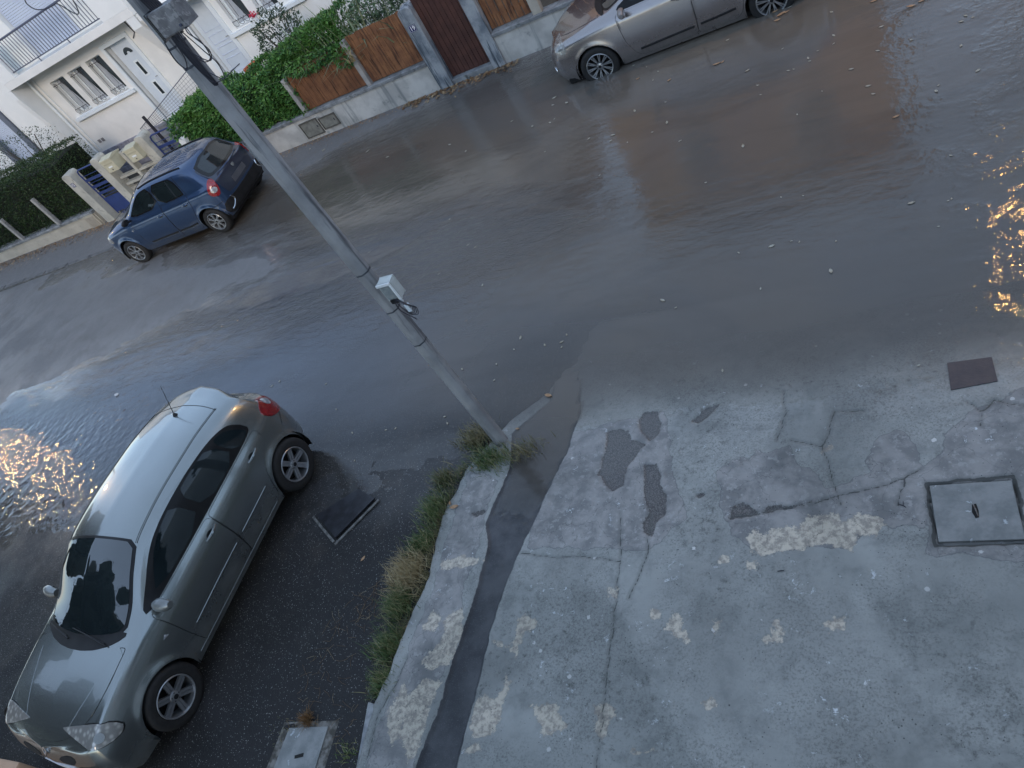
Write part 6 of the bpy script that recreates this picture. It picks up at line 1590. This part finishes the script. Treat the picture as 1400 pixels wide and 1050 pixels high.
# straw on the asphalt
def scatter_straws(name, n, fx, L0_, L1_, mat, label, r_=.0012):
    m = MB()
    for _ in range(n):
        x, y, z = fx(); a = random.uniform(0, 6.28); L = random.uniform(L0_, L1_); b = a + random.uniform(-.6, .6)
        m.tube([(x, y, z), (x + L * .5 * math.cos(a), y + L * .5 * math.sin(a), z + .003), (x + L * .5 * (math.cos(a) + math.cos(b)), y + L * .5 * (math.sin(a) + math.sin(b)), z)], r_, 3)
    o = m.build(name, mat, None, fix=False); tag(o, label, 'debris', kind='stuff'); return o
def on_asph(x, y): return (x, y, float(hroad(np.array([x]), np.array([y]))[0]) + .006)
scatter_straws('straw_litter', 70, lambda: on_asph(random.uniform(-5.3, -4.5), random.uniform(1.0, 2.2)), .04, .16, M_STRAW, 'thin straws scattered on the dark asphalt near the concrete cover')
scatter_straws('straw_litter', 40, lambda: on_asph(random.gauss(-4.75, .1), random.gauss(2.3, .15)), .05, .2, M_STRAW, 'pale straws beside the dry grass tuft')

# ---- floating leaves and bits ----
M_LEAFP = simple('pale_leaf', (.42, .40, .33), (.32, .28, .2), .6, 30); M_LEAFO = simple('tan_leaf', (.42, .27, .15), (.33, .18, .09), .6, 30)
M_FOAM = simple('white_speck', (.55, .56, .56), (.45, .46, .46), .6, 30)
def leaf_mesh(name, mat, asp=.45):
    V = []; K = 6
    for i in range(K + 1):
        u = i / K; w = asp * .5 * math.sin(math.pi * min(u * 1.02, 1)) ** .8
        for s_ in (-1, 0, 1): V.append((u - .5, s_ * w, .10 * (u - .5) ** 2 * 4 * .4 + abs(s_) * .06))
    F = [(3 * i + j, 3 * i + j + 1, 3 * i + 4 + j, 3 * i + 3 + j) for i in range(K) for j in (0, 1)]
    me = bpy.data.meshes.new(name); me.from_pydata(V, [], F); me.materials.append(mat); return me
LMESH = [leaf_mesh('leaf', M_LEAFP), leaf_mesh('leaf', M_LEAFO, .4), leaf_mesh('leaf', M_FOAM, .6)]
px_leaves = [(750,541,14,1),(745,472,6,0),(768,468,7,0),(775,458,5,0),(712,462,8,0),(703,478,4,0),(679,498,5,0),(676,520,5,0),(632,505,6,0),(631,525,5,0),(608,570,5,0),(612,579,6,0),(541,586,5,0),(482,592,5,0),(528,588,5,0),(485,630,4,0),(372,528,5,0),(382,522,4,0),(446,525,4,0),
 (906,411,9,0),(924,421,5,0),(660,390,6,0),(768,475,5,0),(838,185,7,0),(835,193,5,0),(756,144,5,0),(752,168,5,0),(758,163,3,0),(728,173,6,0),(805,190,5,0),(868,152,7,0),(912,168,7,0),(892,181,4,0),(910,140,4,0),(930,193,5,0),(758,134,7,0),(775,141,8,0),
 (980,88,11,1),(988,85,6,1),(1022,97,7,0),(995,55,5,0),(915,110,7,1),(872,108,6,1),(866,90,4,0),(900,98,4,0),(884,92,3,0),(893,110,4,0),(1036,117,5,0),(1040,130,4,0),(1078,97,5,0),(1085,95,4,0),(1164,95,7,0),(1187,118,7,0),(1200,70,6,0),(1205,37,6,0),(1194,129,6,0),(1246,55,5,0),(1280,125,7,0),(1314,30,6,0),(1320,22,6,0),(1330,24,4,0),(1314,63,6,0),(1337,97,7,0),(1283,117,4,0),(1140,49,6,0),(1140,60,4,0),(1105,80,6,0),(1118,70,4,0),(1137,17,6,0),(1090,157,4,0),(1124,125,3,0),(1225,160,9,1),(1070,67,4,0),(1107,84,5,0),
 (1245,9,10,1),(1260,2,8,1),(1195,2,9,1),(1063,28,9,1),(1068,20,12,1),(1075,17,8,1),(1060,16,8,1),(1080,10,5,0),(1016,200,8,0),(1246,278,9,0),(1296,275,4,0),(1301,272,4,0),(1055,337,9,0),(1136,371,10,0),(1010,346,5,0),(1283,310,4,0),(1256,500,5,0),(615,198,5,0),(637,207,5,0),(503,207,7,0),(530,215,6,0),(615,300,4,0),(640,335,5,0),(650,338,5,0),(425,205,6,0),(443,206,7,0),(160,540,9,2),(383,521,4,0),
 (700,166,5,0),(745,208,4,0),(858,195,4,0),(820,240,4,0),(965,250,4,0),(1082,330,4,0),(1093,331,4,0),(1143,330,4,0),(1098,268,4,0),(1068,270,4,0),(1390,260,5,0),(1300,213,5,0),(988,507,6,0),(1040,395,5,0),(600,375,4,0),(505,345,4,0),(355,600,4,0),(460,560,4,0)]
lab_w = 'small pale leaf adrift on the muddy flood water'; lab_o = 'small tan leaf adrift on the muddy flood water'; lab_s = 'white speck of litter on the lavender grey water'
for (a, b, L, k) in px_leaves:
    x, y = gp((a, b), .0); dist = math.sqrt(x * x + y * y + CH * CH); size = L * dist / FPX * .95
    z = max(0.0, float(hroad(np.array([x]), np.array([y]))[0])) + .004
    o = inst('leaf', LMESH[k], None, (x, y, z), (random.uniform(-.1, .1), random.uniform(-.1, .1), random.uniform(-.5, 1.2) if k else random.uniform(0, 3.1)), (size, size, size))
    tag(o, [lab_w, lab_o, lab_s][k], 'leaf', ['pale leaves afloat on the flood', 'tan leaves afloat on the flood', 'litter on the water'][k])
land = [((620, 692), .10, 1, .3, 'curled tan leaf on the kerb band next to the green tuft'), ((614, 687), .06, 1, 2.0, 'little orange leaf stuck at the kerb edge tuft'), ((628, 645), .05, 1, 1, 'reddish leaf lying left of the pole clump'), ((705, 583), .05, 1, 0, 'pale tan leaf at the wet edge right of the pole'), ((552, 856), .07, 1, .6, 'brown leaf caught beneath the lush green tuft'), ((494, 762), .07, 1, 1.2, 'rust red leaf alone on the dark asphalt'), ((643, 638), .04, 1, 2, 'tiny tan leaf on the soil under the pole clump')]
for p_, s_, k, a_, lab in land:
    x, y = gp(p_, .05); z = .012 if x < float(pv_left(np.array([y]))[0]) else float(hpave(np.array([x]), np.array([y]))[0]) + .004
    o = inst('leaf', LMESH[k], None, (x, y, z + .008), (.15, .1, a_), (s_, s_, s_)); tag(o, lab, 'leaf')
tw = [((1228, 688), 'short black twig with a fork on the grey concrete', [(0, 0), (.03, -.015), (.045, -.03)], [(.03, -.015), (.032, .02)]), ((1063, 781), 'small black sliver lying on the grey concrete', [(0, 0), (.025, .006), (.045, .004)], None)]
for p_, lab, l1, l2 in tw:
    x, y = gp(p_, .05); z = float(hpave(np.array([x]), np.array([y]))[0]) + .006; m = MB(); m.tube([(x + a, y + b, z) for a, b in l1], .0035, 5)
    if l2: m.tube([(x + a, y + b, z + .002) for a, b in l2], .0025, 5)
    tag(m.build('twig', M_IRON, None), lab, 'twig')

# ---- what stands, or is added, outside the picture and shows in reflections and shade ----
own = empty('corner_house', (0, 0, 0), 0, 'house the picture is taken from, behind the viewer', 'house')
MB().box(-2.6, 26, -12, -.42, -.2, 9.0).build('wall', M_CREAMR, own)
MB().box(-2.75, 26.15, -12.2, -.25, 9.002, 9.25, c=.02).build('cornice', M_TRIM, own)
bw = MB().box(-12.5, -7.9, -.9, .40, -.2, .62, c=.02).build('garden_wall', simple('salmon_render', (.50, .33, .22), (.45, .30, .20), .85, 3)); tag(bw, 'salmon beige wall end at the bottom left corner in front of the near car', 'garden wall')
bush('leafy_shrub', (-9.9, -.1, 1.25), (1.3, .35, .35), 900, .06, LM_HEDGE, 'dark shrub over the salmon wall beyond the near car nose')
def tree(c, h, cr, label, n=9000, size=.12):
    r = empty('tree', (c[0], c[1], 0), 0, label, 'tree')
    m = MB(); m.tube([(0, 0, -.2), (.05, 0, h * .3), (0, .1, h * .75)], [.24, .2, .08], 8)
    for k in range(9):
        a = k * 2.4; z0_ = h * (.28 + .05 * k); m.tube([(0, 0, z0_), (math.cos(a) * cr[0] * .4, math.sin(a) * cr[1] * .4, z0_ + .8), (math.cos(a) * cr[0] * .8, math.sin(a) * cr[1] * .8, z0_ + 1.2)], [.08, .05, .02], 6)
    m.build('trunk', simple('trunk_' + str(int(c[0])), (.07, .055, .045), (.05, .04, .03), .9, 8), r)
    out = []; nm = []; cl = [Vector((random.uniform(-1, 1) * cr[0] * .7, random.uniform(-1, 1) * cr[1] * .7, h * .62 + random.uniform(-1, 1) * cr[2] * .75)) for _ in range(26)]
    for _ in range(n):
        q = random.choice(cl); v = Vector(rng.normal(size=3)).normalized(); p_ = q + v * random.uniform(.5, 1) * cr[0] * .42; out.append(tuple(p_)); nm.append(v)
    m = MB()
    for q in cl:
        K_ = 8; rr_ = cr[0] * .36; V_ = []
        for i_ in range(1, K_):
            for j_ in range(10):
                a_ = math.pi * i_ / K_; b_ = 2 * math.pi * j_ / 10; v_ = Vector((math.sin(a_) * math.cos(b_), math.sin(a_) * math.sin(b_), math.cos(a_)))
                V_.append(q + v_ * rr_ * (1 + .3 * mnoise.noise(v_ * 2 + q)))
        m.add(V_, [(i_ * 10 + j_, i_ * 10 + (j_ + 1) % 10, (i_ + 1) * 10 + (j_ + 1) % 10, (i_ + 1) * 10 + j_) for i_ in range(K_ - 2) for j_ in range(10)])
    m.build('shade_core', M_CORE, r, fix=False)  # dark blobs added inside the crown so its mirrored outline reads solid
    o = leaves('crown', out, size, LM_SHRUB, r, outn=np.array(nm)); o['kind'] = 'stuff'
    return r
tree((-22.5, 3.2), 9.5, (3.4, 3.3, 3.4), 'broad dark tree down the street, mirrored black in the wet road')
tree((-24, -4), 11, (3.4, 2.8, 3.8), 'taller tree further down the street, outside the picture')
tree((-12.5, -5), 8.4, (3.0, 2.6, 3.2), 'garden tree behind the near car nose, mirrored in its bonnet')
tree((-16.5, -2.0), 8.2, (3.0, 2.4, 3.4), 'garden tree by the salmon wall, mirrored in the windscreen of the near car')
for i_, (x_, y_, h_) in enumerate([(9.5, 19, 13), (14, 18.5, 15), (19, 18, 15), (25, 16.5, 16)]):  # unseen trees added to block bright sky from the near car side glass
    tree((x_, y_), h_, (2.9, 2.6, 3.6), ['added tall tree behind the terrace, first from the crossing', 'added tall tree behind the terrace, second from the crossing', 'added tall tree behind the terrace, third from the crossing', 'added tall tree at the far right end of the road'][i_], 5000, .34)
tree((10.5, 2.2), 9, (2.6, 2.2, 2.8), 'added street tree on this pavement further right, outside the picture', 6000, .26)  # added out of view to screen low sky from the car windows
tree((12.5, 12.4), 9.5, (2.8, 1.6, 3.0), 'added street tree on the far pavement further right, outside the picture', 6000, .26)  # added likewise, screens the sky across the road from the car windows
MB().box(38, 46, -14, 26, -.2, 11).build('added_end_house', M_CREAMR); o = bpy.data.objects['added_end_house']; tag(o, 'added house closing the right end of the road, outside the picture', 'house')  # unseen block added to hide the bright horizon mirrored in the car windows
# lit street lamps: their light breaks up on the ripples
def street_lamp(x, y, h, power, label, dx=0, dy=-1.0, size=.12):
    r = empty('street_lamp', (x, y, 0), 0, label, 'street lamp')
    MB().tube([(0, 0, -.1), (0, 0, h - .5)] + [(dx * (1 - math.cos(a)) * 1, dy * (1 - math.cos(a)) * 1, h - .5 + .5 * math.sin(a)) for a in np.linspace(.2, 1.4, 5)], .06, 8).build('post', M_RAIL, r)
    hx, hy = dx * .9, dy * .9
    MB().box(hx - .16, hx + .16, hy - .30, hy + .30, h - .0, h + .10, c=.03).build('lamp_head', M_RAIL, r)
    t = NT('lit_lamp_glass'); t.set(col=(1, .8, .5), em=(1.0, .55, .18), ems=power)
    MB().box(hx - size, hx + size, hy - .18, hy + .18, h - .07, h - .002, c=.02).build('lamp_glass', t.m, r)
    return r
street_lamp(2.75, 13.9, 7.2, 190, 'lit street lamp across the road, mirrored as gold glitter on the right', dy=-1.2)
street_lamp(-31.5, 12.2, 7.0, 210, 'lit street lamp up the road, mirrored as gold glitter on the left', dy=-1.2)
